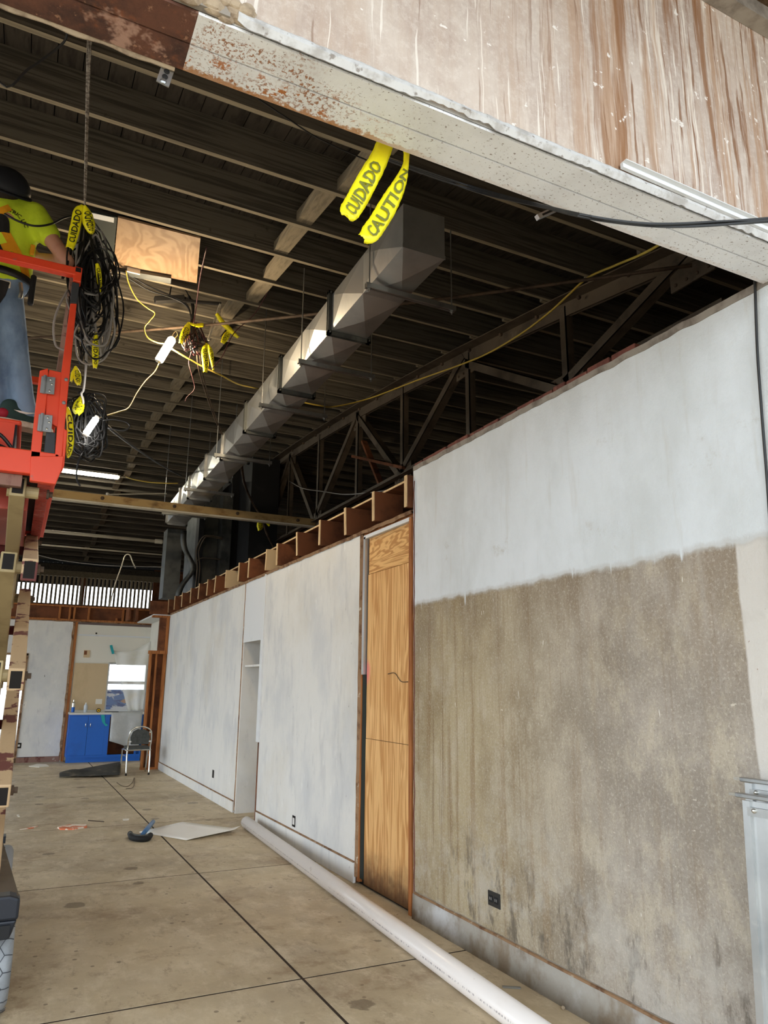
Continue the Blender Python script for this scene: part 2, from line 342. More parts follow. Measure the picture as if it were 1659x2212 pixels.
def lintel_paint():
    n = NT('chipped_white_steel_paint', .6); x, y, z = n.xyz()
    c = n.mix(n.ramp(n.noise(3, U, 5), .4, .7), srgb(238,240,244), srgb(220,221,224))
    c = n.mix(n.ramp(n.noise(110, (.8,1,1), 3, .7), .62, .66, 0, .85), c, srgb(128,112,104))
    near = n.ramp(x, 1.0, .55)
    patch = n.ramp(n.noise(5, (1,1.6,1), 3, .6, loc=(4,1,0)), .40, .62)
    sp = n.ramp(n.noise(95, U, 4, .75, loc=(1,1,1)), .52, .58); c = n.mix(n.math('MULTIPLY', n.math('MULTIPLY', sp, patch), near), c, srgb(158,112,82))
    big = n.ramp(n.noise(26, (1,1.2,1), 5, .7, loc=(3,1,5)), .58, .62); c = n.mix(n.math('MULTIPLY', n.math('MULTIPLY', big, near), n.ramp(y, 1.60, 1.68)), c, srgb(178,112,62))
    be = n.ramp(n.math('ADD', y, n.math('MULTIPLY_ADD', n.noise(34, U, 5, .7), .07, -.035)), 1.715, 1.725, 0, .9); c = n.mix(n.math('MULTIPLY', be, n.ramp(x, 1.1, .7, .2, 1)), c, srgb(176,124,76))
    n.bump(n.noise(70, U, 4), .4, .003); return n.out(c)
def rust():
    n = NT('flaking_rust', .85)
    c = n.mix(n.ramp(n.noise(6, U, 6, .7), .38, .66), srgb(108,72,58), srgb(70,50,44))
    c = n.mix(n.ramp(n.noise(3.4, U, 5, .7, loc=(3,1,4)), .52, .66), c, srgb(166,98,60))
    c = n.mix(n.ramp(n.noise(30, U, 4, .7, loc=(5,0,0)), .6, .7, 0, .7), c, srgb(176,134,108))
    c = n.mix(n.ramp(n.noise(5, U, 5, .7, loc=(8,3,0)), .58, .66, 0, .8), c, srgb(186,150,134))
    n.bump(n.noise(40, U, 5, .7), .7, .006); return n.out(c)
def plywood(name, base, dark, horizontal=False, scale=1.0):
    n = NT(name, .75); x, y, z = n.xyz()
    st = (1, 2.6, .16) if not horizontal else (1, .28, 2.2)
    a = n.noise(2.2*scale, st, 3, .5, 1.2); r = n.math('FRACT', n.math('MULTIPLY', a, 11)); band = n.ramp(n.math('ABSOLUTE', n.math('SUBTRACT', r, .5)), .08, .42)
    c = n.mix(n.math('MULTIPLY', band, .8), srgb(*base), srgb(*dark))
    c = n.mix(n.ramp(n.noise(30*scale, (1,3,.25) if not horizontal else (1,.25,3), 4), .55, .75, 0, .5), c, srgb(int(base[0]*.82), int(base[1]*.78), int(base[2]*.72)))
    c = n.mix(n.ramp(n.noise(1.1, U, 3), .45, .75, 0, .5), c, srgb(min(255, base[0]+18), min(255, base[1]+20), min(255, base[2]+24)))
    return n, c, (x, y, z)
M['concrete'] = concrete_wall(); M['stucco'] = stucco(); M['lintel'] = lintel_paint(); M['rust'] = rust()
n, c, (x, y, z) = plywood('golden_plywood', (232,184,122), (190,132,72))
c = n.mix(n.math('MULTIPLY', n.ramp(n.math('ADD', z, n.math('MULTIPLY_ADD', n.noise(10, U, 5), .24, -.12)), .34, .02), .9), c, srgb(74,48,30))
dp = n.math('ADD', n.math('POWER', n.math('SUBTRACT', y, 5.62), 2), n.math('POWER', n.math('SUBTRACT', z, 1.62), 2))
c = n.mix(n.ramp(n.math('ADD', dp, n.math('MULTIPLY_ADD', n.noise(20, U, 3), .012, -.006)), .02, .004, 0, .8), c, srgb(236,120,128))
M['ply'] = n.out(c)
n, c, _ = plywood('golden_plywood_cross_grain', (230,182,118), (178,120,62), True); M['plyh'] = n.out(c)
n, c, _ = plywood('overhead_plywood', (148,120,90), (118,88,58), True, .8); M['plyo'] = n.out(c)
def slab_mat():
    n = NT('stained_concrete_slab', .55, 0, .4)
    c = n.mix(n.ramp(n.noise(.8, (1,1,1), 6, .65), .35, .68), srgb(204,186,154), srgb(172,154,126))
    c = n.mix(n.ramp(n.noise(4, (1.2,.7,1), 8, .8), .46, .66, 0, .6), c, srgb(224,208,180))
    c = n.mix(n.ramp(n.noise(7, (1.3,.6,1), 7, .8, loc=(4,3,0)), .53, .66, 0, .5), c, srgb(136,114,88))
    c = n.mix(n.ramp(n.noise(2.0, U, 6, .75, loc=(7,2,0)), .52, .66, 0, .5), c, srgb(140,112,84))
    v = n.vor(1.7); hue = n.t.nodes.new('ShaderNodeSeparateXYZ'); n.lk(v.outputs['Color'], hue.inputs[0])
    d = n.math('ADD', v.outputs['Distance'], n.math('MULTIPLY_ADD', n.noise(14, U, 4), .14, -.07))
    rad = n.math('MULTIPLY', n.ramp(hue.outputs[0], .55, 1.0), .12)
    c = n.mix(n.math('MULTIPLY', n.ramp(n.math('SUBTRACT', d, rad), .012, -.012), .62), c, srgb(96,80,62))
    v2 = n.vor(7); h2 = n.t.nodes.new('ShaderNodeSeparateXYZ'); n.lk(v2.outputs['Color'], h2.inputs[0])
    r2 = n.math('MULTIPLY', n.ramp(h2.outputs[1], .8, 1.0), .09)
    c = n.mix(n.math('MULTIPLY', n.ramp(n.math('SUBTRACT', v2.outputs['Distance'], r2), .008, -.008), .7), c, srgb(112,94,74))
    c = n.mix(n.ramp(n.noise(60, U, 2, .5, loc=(1,9,0)), .76, .79, 0, .7), c, srgb(232,224,210))
    n.bump(n.noise(50, U, 5, .7), .25, .003); n.val(n.b.inputs['Roughness'], n.ramp(n.noise(3, U, 4), .3, .7, .5, .72)); return n.out(c)
M['slab'] = slab_mat()
def pvc_mat():
    n = NT('white_pvc_with_print', .28, 0, .5); x, y, z = n.xyz()
    c = n.mix(n.ramp(n.noise(5, (1,.4,1), 5), .5, .8, 0, .6), srgb(232,224,218), srgb(214,200,188))
    c = n.mix(n.ramp(n.noise(12, (1,.5,1), 4, loc=(3,0,0)), .66, .74, 0, .5), c, srgb(188,170,150))
    band = n.math('MULTIPLY', n.ramp(z, .058, .060), n.ramp(z, .068, .066)); ink = n.math('MULTIPLY', n.ramp(n.noise(70, (.3,1.6,.3), 2, .5), .50, .53), n.ramp(n.noise(2.2, (.1,1,.1), 1), .42, .46))
    c = n.mix(n.math('MULTIPLY', n.math('MULTIPLY', band, ink), .6), c, srgb(110,100,104))
    return n.out(c)
M['pvc'] = pvc_mat()

# ------------------------------------------------------------------ floor: slabs cut by saw joints
WX = 2.60                                            # face of the right-hand wall
fl = struct(MB().box((-8.3,-6.0,-.2), (9.2,16.6,-.0012)).build('floor', M['joint']))
XJ = [-8.2,-5.76,-3.32,-.88,1.56,4.0,6.44,9.1]; YJ = [-5.9,-3.26,-.82,1.62,4.06,6.51,8.95,11.38,13.82,16.55]
for i in range(len(XJ)-1):
    for j in range(len(YJ)-1):
        g = .0085; MB().box((XJ[i]+g,YJ[j]+g,-.02), (XJ[i+1]-g,YJ[j+1]-g,0)).build('concrete_slab', M['slab'], fl)
struct(MB().box((-60,-60,-.4), (60,90,-.21)).build('ground', M['ground']), 'pale outdoor ground around the building', 'ground')

# ------------------------------------------------------------------ roof: bowed deck of planks on cross joists
ce = shell('ceiling', (0, 2, 4.8))
YS = [1.75+1.05*i for i in range(26)]
for i in range(62):
    x0 = -2.6+.152*i
    if i >= 48: continue
    m = MB(); w = .146; j = random.uniform(0, .006)
    for a, b in zip(YS[:-1], YS[1:]):
        za, zb = rz(a)+.292+j, rz(b)+.292+j
        m.hexa([(x0,a,za),(x0+w,a,za),(x0+w,b,zb),(x0,b,zb),(x0,a,za+.03),(x0+w,a,za+.03),(x0+w,b,zb+.03),(x0,b,zb+.03)])
    m.build('plank', M['plank'], ce)
for xa, xb in ((-8.2,-2.606), (4.69,9.1)):
    m = MB()
    for a, b in zip(YS[:-1], YS[1:]):
        za, zb = rz(a)+.292, rz(b)+.292
        m.hexa([(xa,a,za),(xb,a,za),(xb,b,zb),(xa,b,zb),(xa,a,za+.03),(xb,a,za+.03),(xb,b,zb+.03),(xa,b,zb+.03)])
    m.build('roof_deck', M['plank'], ce)
m = MB()                                              # roofing felt closes the gaps between planks
for a, b in zip(YS[:-1], YS[1:]):
    za, zb = rz(a)+.335, rz(b)+.335
    m.hexa([(-8.2,a,za),(9.1,a,za),(9.1,b,zb),(-8.2,b,zb),(-8.2,a,za+.02),(9.1,a,za+.02),(9.1,b,zb+.02),(-8.2,b,zb+.02)])
m.build('roofing_felt', M['blackbox'], ce)
JY = [3.82+.628*i for i in range(-3, 37)]
JH = .288
for i, y in enumerate(JY):
    z = rz(y); s = 2*.0063*(17-y)*.02
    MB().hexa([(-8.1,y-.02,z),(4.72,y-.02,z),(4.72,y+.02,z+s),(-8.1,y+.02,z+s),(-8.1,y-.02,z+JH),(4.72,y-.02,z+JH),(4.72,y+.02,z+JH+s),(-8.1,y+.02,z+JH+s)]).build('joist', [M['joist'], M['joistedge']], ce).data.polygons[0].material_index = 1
    y2 = y+.055; z = rz(y2)
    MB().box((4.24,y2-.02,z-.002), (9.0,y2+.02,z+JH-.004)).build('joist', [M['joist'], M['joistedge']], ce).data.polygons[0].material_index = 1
for i in range(len(JY)-1):
    a, b = JY[i]+.021, JY[i+1]-.021; x = 1.68+(.105 if (i//2) % 2 else 0)+random.uniform(-.012,.012)
    za, zb = rz(a)+.028, rz(b)+.028; w = .13
    MB().hexa([(x,a,za),(x+w,a,za),(x+w,b,zb),(x,b,zb),(x,a,za+.09),(x+w,a,za+.09),(x+w,b,zb+.09),(x,b,zb+.09)]).build('blocking', M['block'], ce)
# reddish replacement board seen between the first joists
MB().box((-.16,3.30,rz(3.5)+.275), (.02,3.74,rz(3.5)+.29)).build('patch_board', M['stud'], ce)

M['lip'] = mk('flaking_white_plaster', (204,203,202), [((172,168,164), 14, U, .45, .65), ((128,118,110), 34, U, .58, .68, .8)], .8, bump=.6, bscale=40)
# ------------------------------------------------------------------ front wall over the opening, steel lintel, canopy
LZ = 3.134
wf = struct(MB().box((-9,1.53,3.16), (9,1.74,4.95)).build('wall_front', M['stucco']))
MB().box((-9,1.53,-.2), (-4.6,1.74,3.17)).build('pier', M['stucco'], wf)
MB().box((2.86,1.53,-.2), (9,1.74,3.17)).build('pier', M['stucco'], wf)
lt = thing('steel_lintel', (1, 1.64, LZ), 'chipped white and rusted steel lintel under the streaked stucco wall', 'beam')
RX = .235
for xa, xb, mt in ((RX, 2.62, 'lintel'), (-4.7, RX, 'rust')):
    for ya, yb in ((1.545,1.641), (1.646,1.735)):
        m = MB(); N = 60 if xa > 0 else 30; rows = []
        m.box((xa,ya,LZ+.001*(ya < 1.6)), (xb,yb,LZ+.012)); m.box((xa,ya if ya < 1.6 else yb-.01,LZ+.01), (xb,ya+.01 if ya < 1.6 else yb,LZ+.09))
        m.build('flange', M[mt], lt)
# ragged paint crust along the back edge of the rusted part
m = MB(); top = []; bot = []
for i in range(70):
    x = -1.2+i*.0205; r = mnoise.noise(Vector((x*14,0,0)))*.012
    top.append(Vector((x,1.735,LZ+.012))); bot.append(Vector((x,1.737,LZ-.006+r*.6)))
m.grid([top, [p+Vector((0,.006,0)) for p in bot]]).build('paint_crust', M['rock'], lt, thick=.006)
# plaster lip broken away over the steel
m = MB(); rows = [[], [], [], []]
for i in range(260):
    x = .33+i*.0088; a = mnoise.noise(Vector((x*2.6,1,0))); b = mnoise.noise(Vector((x*17,4,0))); c = mnoise.noise(Vector((x*45,2,0)))
    gap = min(1.0, max(0, a*1.6+b*.55+c*.2-.10))
    rows[0].append((x,1.529,3.172+.005*b+.003*c)); rows[1].append((x,1.524+.003*c,3.164+.004*b)); rows[2].append((x,1.522+.004*b,3.152+.010*gap)); rows[3].append((x,1.533-.004*gap,3.1365+.022*gap+.003*c))
m.grid(rows).build('plaster_lip', M['lip'], wf, thick=.006)
MB().box((RX,1.556,3.15), (2.6,1.60,3.30)).build('dark_cavity', M['joint'], wf)
for i in range(46):
    x = -.10+random.random()*.46; zz = 3.15+random.random()*.05+max(0, .20-x)*.35*random.random(); r = .008+random.random()*.016
    MB().sphere((x,1.522+random.random()*.02,zz), r, 6, 4, (1.6,.7,1)).build('mortar_lump', M['rock'], wf)
MB().box((-.9,1.526,3.146), (.31,1.6,3.23)).build('exposed_mortar', M['mortar'], wf)
cc = struct(MB().box((-6,-1.2,4.20), (6,1.525,4.4)).build('ceiling_canopy', M['insul']), 'brown insulation over the entrance bay', 'ceiling')
MB().box((-6,1.47,4.13), (6,1.529,4.21)).build('edge_trim', M['mortar'], cc)

# ------------------------------------------------------------------ right wall, concrete part
YC = 4.74
wr = struct(MB().box((WX,-1.6,0), (2.85,YC,3.150)).build('wall_right', M['concrete']))
m = MB(); rows = []
yy = -1.6
y = 2.45; k = 0
while y < YC-.02:
    L = .165 if k % 7 != 3 else .10; d = random.uniform(-.006,.008)
    MB().box((WX+.004+d,y,3.152), (WX+.104+d,min(y+L,YC),3.152+.036*(.8+.3*random.random()))).build('brick', M['brick'], wr, bev=.006)
    y += L+.012; k += 1
m = MB(); rows = [[], [], []]
for i in range(120):
    yv = 1.2+i*.0297; b = mnoise.noise(Vector((0,yv*9,2)))*.01
    rows[0].append((WX-.002,yv,3.12+b)); rows[1].append((WX-.004+b*.4,yv,3.152+b)); rows[2].append((WX+.08,yv,3.158+b))
m.grid(rows).build('broken_top_edge', M['mortar'], wr, thick=.006)
m = MB(); rows = [[], []]                              # ragged brick reveal at the doorway end
for i in range(90):
    zz = .03+i*.0338; b = mnoise.noise(Vector((zz*7,0,5)))*.012
    rows[0].append((WX-.003,YC-.018+b,zz)); rows[1].append((WX+.03,YC+.006,zz))
m.grid(rows).build('brick_reveal', M['brick'], wr, thick=.008)
bb = MB(); rows = [[], [], []]
for i in range(100):
    yv = -1.5+i*.0628; b = mnoise.noise(Vector((yv*5,3,0)))*.006
    rows[0].append((WX-.022+b,yv,.0)); rows[1].append((WX-.016+b,yv,.152+b)); rows[2].append((WX+.003,yv,.168+b))
M['cove'] = mk('worn_painted_plinth', (166,160,150), [((138,124,106), 3.4, (1,1.4,1), .42, .62), ((200,200,200), 2.2, U, .52, .68), ((112,98,82), 6, (1,.7,1), .58, .74, .7)], .85, bump=.3)
bo = struct(bb.grid(rows).build('baseboard_right', M['cove'], sm=True, thick=.004))
MB().tube([(WX-.012+.004*mnoise.noise(Vector((y_*4,0,0))),y_,.160+.004*mnoise.noise(Vector((y_*6,3,0)))) for y_ in [-1.5+.1*k for k in range(63)]], .008, 5).build('cap_strip', M['brokenedge'], bo)
# black duplex outlet in the concrete wall
ol = thing('wall_outlet', (WX-.003,3.79,.34), 'black duplex outlet set in the bare concrete wall', 'outlet')
MB().box((WX-.008,3.722,.297), (WX,3.838,.375)).build('cover_plate', M['outletblack'], ol, bev=.003)
for s in (-.026,.026):
    p = MB().box((WX-.011,3.78+s-.019,.318), (WX-.006,3.78+s+.019,.354)).build('socket', M['rubber'], ol, bev=.004)
    for q in (-.007,.007): MB().box((WX-.0125,3.78+s+q-.002,.330), (WX-.0105,3.78+s+q+.002,.344)).build('slot', M['greycable'], p)

# ------------------------------------------------------------------ right wall, framed part
YP = (4.76, 5.68); YN = (5.70, 8.37); YQ = (8.38, 9.24); YF = (9.25, 14.38); ZT = 2.795
def panel(y0, y1, name, mt, x0=WX, x1=WX+.012, z0=.0, z1=ZT, parent=None): return MB().box((x0,y0,z0), (x1,y1,z1)).build(name, mt, parent)
w2 = struct(panel(YN[0], YN[1], 'wall_right_middle', M['white'], z0=.13))
w3 = struct(panel(YF[0], YF[1], 'wall_right_rear', M['white'], z0=.125))
MB().box((WX+.012,YP[0],0), (WX+.10,YN[1],ZT)).build('backing', M['blackbox'], w2) if False else None
MB().box((WX+.015,YN[0]+.02,0), (WX+.11,YN[1]-.02,ZT)).build('core', M['studdark'], w2)
MB().box((WX+.015,YF[0]+.02,0), (WX+.11,YF[1]-.02,ZT)).build('core', M['studdark'], w3)
def ragged(name, y0, z0, z1, mt, parent, w=.03, x=WX, seed=0, prot=.006):
    m = MB(); rows = [[], [], []]; N = 70
    for i in range(N+1):
        zz = z0+(z1-z0)*i/N; b = mnoise.noise(Vector((zz*6,seed,0)))*.008
        rows[0].append((x+.012,y0-w/2+b,zz)); rows[1].append((x-prot,y0+b,zz)); rows[2].append((x+.012,y0+w/2+b,zz))
    return m.grid(rows).build(name, mt, parent, thick=.003)
ragged('broken_edge', YF[0]-.004, .03, ZT, M['brokenedge'], w3, .035, seed=2)
ragged('broken_edge', YN[0]-.012, .05, ZT, M['brokenedge'], w2, .05, seed=5)
m = MB(); rows = [[], [], []]
for i in range(160):
    yv = 4.76+i*.0602; b = mnoise.noise(Vector((yv*7,0,1)))*.012
    rows[0].append((WX-.004,yv,ZT-.008+b)); rows[1].append((WX-.012,yv,ZT+.018+b*.5)); rows[2].append((WX+.05,yv,ZT+.03))
struct(m.grid(rows).build('trim_1', M['brokenedge'], thick=.006))
for nm, (a, b), z1 in (('baseboard_right_middle', (5.70,8.34), .150), ('baseboard_right_rear', (9.28,14.37), .128)):
    o = struct(MB().box((WX-.014,a,0), (WX+.01,b,z1)).build(nm, M['white'], bev=.004))
    MB().box((WX-.017,a,z1), (WX+.004,b,z1+.010)).build('cap_strip', M['brokenedge'], o)
# open closet between the two white panels
cl = shell('door_1', (WX,8.8,0), 'white open closet niche with a shelf between two wall panels', 'closet')
MB().box((WX,YQ[0],2.03), (WX+.02,YQ[1],ZT)).build('header_panel', M['trimwhite'], cl)
MB().box((WX+.002,9.20,0), (WX+.55,9.235,2.06)).build('side_panel', M['white'], cl)
MB().box((WX+.54,8.40,0), (WX+.56,9.20,2.06)).build('back_panel', M['white'], cl)
MB().box((WX+.03,8.40,0), (WX+.55,8.42,2.06)).build('side_panel', M['white'], cl)
MB().box((WX+.02,8.42,2.03), (WX+.55,9.20,2.05)).build('top_panel', M['white'], cl)
MB().box((WX+.03,8.42,1.725), (WX+.55,9.20,1.75)).build('shelf', M['white'], cl)
MB().box((WX-.022,8.34,.88), (WX+.012,8.43,2.03)).build('casing', M['trimwhite'], cl, bev=.003)
MB().box((WX-.016,8.355,2.03), (WX+.012,8.40,ZT)).build('casing', M['trimwhite'], cl, bev=.003)
MB().box((WX-.004,8.365,0), (WX+.03,8.40,.88)).build('stud', M['studdark'], cl)
# boarded-up doorway in plywood
dw = shell('door_2', (WX,5.2,0), 'doorway boarded up with golden plywood beside the concrete wall', 'door')
MB().box((WX+.022,4.80,2.43), (WX+.036,5.56,2.735)).build('plywood_sheet', M['plyh'], dw)
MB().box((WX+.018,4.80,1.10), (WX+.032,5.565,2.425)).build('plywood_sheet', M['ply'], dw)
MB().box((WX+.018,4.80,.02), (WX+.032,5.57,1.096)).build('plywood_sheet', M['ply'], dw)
MB().box((WX-.004,4.765,.0), (WX+.06,4.805,2.76)).build('stud', M['stud'], dw)
MB().box((WX+.04,4.80,0), (WX+.10,5.69,2.76)).build('dark_backing', M['blackbox'], dw)
MB().box((WX+.01,5.645,.02), (WX+.05,5.685,2.77)).build('stud', M['stud'], dw)
MB().box((WX-.006,5.585,1.60), (WX+.03,5.625,2.755)).build('metal_track', M['galv'], dw)
MB().box((WX-.006,4.80,2.738), (WX+.03,5.62,2.768)).build('metal_track', M['trimwhite'], dw)
M['greengap'] = mk('dark_green_felt_strip', (40,46,42), [], .8)
MB().box((WX+.012,5.57,.05), (WX+.03,5.63,1.60)).build('seal_strip', M['greengap'], dw)
MB().box((WX+.02,4.78,2.77), (WX+.10,5.70,2.80)).build('head_plate', M['stud'], dw)
m = MB().tube(smooth([(WX+.012,5.17,1.60),(WX+.009,5.05,1.605),(WX+.009,4.95,1.545),(WX+.01,4.84,1.54)]), .003, 5); m.build('hanging_string', M['rod'], dw)
# outlet openings in the white panels
for nm, p, lb, c in (('outlet_box', (7.13,.235), 'pale outlet cut-out low on the white panel nearest the plywood', 'white'), ('outlet_box', (10.36,.335), 'small open outlet box low on the rear white panel', 'holeblack')):
    o = thing(nm, (WX,p[0],p[1]), lb, 'outlet')
    MB().box((WX-.003,p[0]-.042,p[1]-.05), (WX+.001,p[0]+.042,p[1]+.05)).build('box_rim', M['holeblack'], o)
    MB().box((WX-.005,p[0]-.024,p[1]-.03), (WX-.002,p[0]+.024,p[1]+.03)).build('box_face', M[c], o)

# ------------------------------------------------------------------ cut ceiling joists of the side room, on top of the framed wall
sr = shell('ceiling_side_room', (3.4,9,2.83), 'cut brown joist ends on top of the white framed wall', 'joists')
zj0, zj1 = 2.835, 3.085
stubs = [(1540,350),(1355,445),(1195,530),(1045,600),(917,665),(800,722),(735,772),(635,815),(577,855),(503,890),(440,925),(395,953),(345,980),(300,1005),(250,1025),(207,1045),(172,1065)]
for i, (zx, zy) in enumerate(stubs):
    p = aX(300+zx/2.676, 900+zy/2.676, 2.55); yj = p.y; L = 2.86+random.uniform(-.05,.12); dz = random.uniform(-.008,.01)
    m = MB(); a = .04; t = random.uniform(-.01,.012)
    m.hexa([(2.556,yj-.019,zj0+dz),(L,yj-.019,zj0+dz),(L,yj+.019,zj0+dz),(2.556,yj+.019,zj0+dz),(2.556-t,yj-.019,zj1+dz),(L-(.08 if i in (6,9) else 0),yj-.019,zj1+dz),(L-(.08 if i in (6,9) else 0),yj+.019,zj1+dz),(2.556-t,yj+.019,zj1+dz)])
    j = m.build('joist_end', M['tanboard'] if i in (6,9) else M['studdark'], sr)
    MB().hexa([(2.550,yj-.02,zj0+dz),(2.557,yj-.02,zj0+dz),(2.557,yj+.02,zj0+dz),(2.550,yj+.02,zj0+dz),(2.550-t,yj-.02,zj1+dz),(2.557-t,yj-.02,zj1+dz),(2.557-t,yj+.02,zj1+dz),(2.550-t,yj+.02,zj1+dz)]).build('cut_end', M['endgrain'], j)
MB().box((2.66,4.78,3.098), (3.2,14.3,3.116)).build('plywood_strip', M['studdark'], sr)
MB().box((2.655,4.78,3.099), (2.66,14.3,3.115)).build('cut_edge', M['endgrain'], sr)
MB().box((2.90,4.76,2.82), (9.0,16.5,2.86)).build('ceiling_board', M['studdark'], sr)
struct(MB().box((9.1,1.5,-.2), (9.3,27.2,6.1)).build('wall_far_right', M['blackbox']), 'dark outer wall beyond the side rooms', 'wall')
# ------------------------------------------------------------------ far wall
YW = 16.5
wb = struct(MB().box((.275,YW,.105), (1.045,YW+.09,2.755)).build('wall_back', M['white']))
MB().box((-9,YW,0), (-.72,YW+.09,2.755)).build('wall_panel', M['white'], wb)
MB().box((-.72,YW,2.06), (.275,YW+.09,2.755)).build('wall_panel', M['white'], wb)
MB().box((1.13,YW+.01,1.93), (2.66,YW+.09,2.70)).build('wall_panel', M['whitefar'], wb)
MB().box((1.13,YW+.02,0), (1.80,YW+.09,1.93)).build('wall_panel', M['whitefar'], wb)
MB().box((1.80,YW+.02,0), (2.66,YW+.09,.95)).build('wall_panel', M['whitefar'], wb)
MB().box((2.60,YW+.02,.95), (2.66,YW+.09,1.93)).build('wall_panel', M['whitefar'], wb)
MB().box((1.14,YW-.012,2.47), (2.62,YW+.012,2.50)).build('ledge', M['trimwhite'], wb)
MB().box((1.075,YW-.012,.0), (1.13,YW+.06,2.755)).build('stud', M['stud'], wb)
m = MB(); rows = [[], []]
for i in range(60):
    zz = .02+i*.0463; b = mnoise.noise(Vector((zz*7,0,9)))*.015
    rows[0].append((1.035+b,YW-.006,zz)); rows[1].append((1.078,YW-.014,zz))
m.grid(rows).build('broken_edge', M['brokenedge'], wb, thick=.008)
m = MB(); rows = [[], []]
for i in range(60):
    x = -.6+i*.055; b = mnoise.noise(Vector((x*6,0,3)))*.012
    rows[0].append((x,YW-.012,2.745+b)); rows[1].append((x,YW-.004,2.80))
m.grid(rows).build('broken_edge', M['brokenedge'], wb, thick=.008)
struct(MB().box((.27,YW-.016,0), (1.05,YW,.10)).build('baseboard_back', M['redbase']))
# wood band of the rear rooms' ceiling over the far wall
bd = shell('ceiling_back_rooms', (1,YW,2.8), 'brown joist band along the top of the far white wall', 'joists')
MB().box((-9,YW+.05,2.79), (9.1,YW+.09,3.06)).build('rim_board', M['studdark'], bd)
MB().box((-9,YW-.03,2.765), (2.62,YW+.08,2.80)).build('bottom_plate', M['stud'], bd)
MB().box((-9,YW-.03,3.045), (2.62,YW+.08,3.075)).build('top_plate', M['stud'], bd)
for x in (-.9,-.35,.74,.93,1.02,1.30,1.86,1.98,2.28): MB().box((x,YW-.02,2.80), (x+.038,YW+.05,3.045 if x not in (1.86,) else 2.86)).build('stud', M['stud'], bd)
MB().box((-9,YW+.09,3.06), (9,27,3.10)).build('ceiling_board', M['studdark'], bd)  # unseen deck behind the band, added to keep outdoor light off the roof
# doorway at the far left
dr = shell('door_3', (-.2,YW,0), 'bright open doorway in the far white wall', 'door')
MB().box((.235,YW-.02,0), (.275,YW+.10,2.075)).build('jamb', M['brokenedge'], dr)
MB().box((-.72,YW-.02,0), (-.68,YW+.10,2.075)).build('jamb', M['brokenedge'], dr)
MB().box((-.72,YW-.02,2.045), (.275,YW+.10,2.085)).build('head', M['brokenedge'], dr)
tp = MB(); rows = []
for j in range(6):
    rows.append([(-1.2+i*.16, 17.3+.05*math.sin(i*1.7+j)-.04*j, .02+j*.07) for i in range(12)])
tag(tp.grid(rows).build('blue_tarp', M['bluetarp'], sm=True, thick=.01), 'blue tarp low outside the far doorway', 'tarp')
# window behind the counter
wn = shell('window_1', (2.2,YW,.95), 'window over the counter half covered with clear plastic', 'window')
for a, b in (((1.80,YW+.01,.95), (2.60,YW+.08,.99)), ((1.80,YW+.01,1.90), (2.60,YW+.08,1.94)), ((1.79,YW+.01,.99), (1.83,YW+.08,1.90)), ((2.57,YW+.01,.99), (2.61,YW+.08,1.90)), ((1.83,YW+.03,1.50), (2.57,YW+.07,1.56))):
    MB().box(a, b).build('frame', M['trimwhite'], wn)
ng = NT('window_glass', .05); ng.b.inputs['Alpha'].default_value = .08; M['glass'] = ng.out((.9,.95,1,1))
MB().box((1.83,YW+.045,.99), (2.57,YW+.050,1.50)).build('pane', M['glass'], wn)
MB().box((1.83,YW+.045,1.56), (2.57,YW+.050,1.90)).build('pane', M['glass'], wn)
# what shows outside: a low blue painted wall with a brown gable
ow = thing('garden_wall', (4,29.5,0), 'low blue and white painted wall outside the window', 'wall')
MB().box((2.6,29.5,-.2), (5.6,29.8,1.30)).build('masonry', M['mural'], ow)
MB().prism([(3.75,29.46,.88),(4.3,29.46,1.22),(4.36,29.46,1.0),(3.9,29.46,.80)], (0,-.06,0)).build('gable_trim', M['brownroof'], ow)
# tan hardboard beside the window
tag(MB().box((1.15,YW-.008,.985), (1.80,YW+.004,1.915)).build('hardboard_sheet', M['tanboard']), 'tan hardboard sheet fixed beside the window above the counter', 'board')
# cabinet
cb = thing('base_cabinet', (1.8,16.3,0), 'bright blue base cabinet with two doors and an open bay', 'cabinet')
FY = 16.10
MB().box((1.135,FY+.02,.10), (1.165,YW,.90)).build('side_panel', M['blue'], cb)
MB().box((2.50,FY+.02,.10), (2.53,YW,.90)).build('side_panel', M['blue'], cb)
MB().box((1.88,FY+.02,.10), (1.90,YW,.90)).build('partition', M['studdark'], cb)
MB().box((1.165,YW-.02,.10), (2.50,YW-.005,.90)).build('back_panel', M['studdark'], cb)
MB().box((1.165,FY+.02,.10), (2.50,YW,.12)).build('bottom_panel', M['studdark'], cb)
MB().box((1.14,FY+.04,0), (2.53,FY+.07,.10)).build('toe_kick', M['blue'], cb)
MB().box((1.14,FY,.085), (2.53,FY+.02,.135)).build('bottom_rail', M['blue'], cb)
MB().box((1.14,FY,.865), (2.53,FY+.02,.905)).build('top_rail', M['blue'], cb)
MB().box((2.40,FY,.135), (2.44,FY+.02,.40)).build('stile', M['blue'], cb)
for a, b, hx in ((1.15,1.475,1.435), (1.480,1.80,1.525)):
    d = MB().box((a,FY-.018,.135), (b,FY,.875)).build('door', M['blue'], cb, bev=.003)
    MB().tube(smooth([(hx,FY-.02,.745),(hx,FY-.045,.735),(hx,FY-.045,.685),(hx,FY-.02,.67)]), .007, 8).build('handle', M['chrome'], d, sm=True)
MB().box((1.80,FY-.018,.135), (1.885,FY,.875)).build('stile', M['blue'], cb)
ct = tag(MB().box((1.12,FY-.03,.905), (2.56,YW-.01,.945)).build('countertop', M['counter'], bev=.004), 'white countertop on the blue base cabinet', 'countertop')
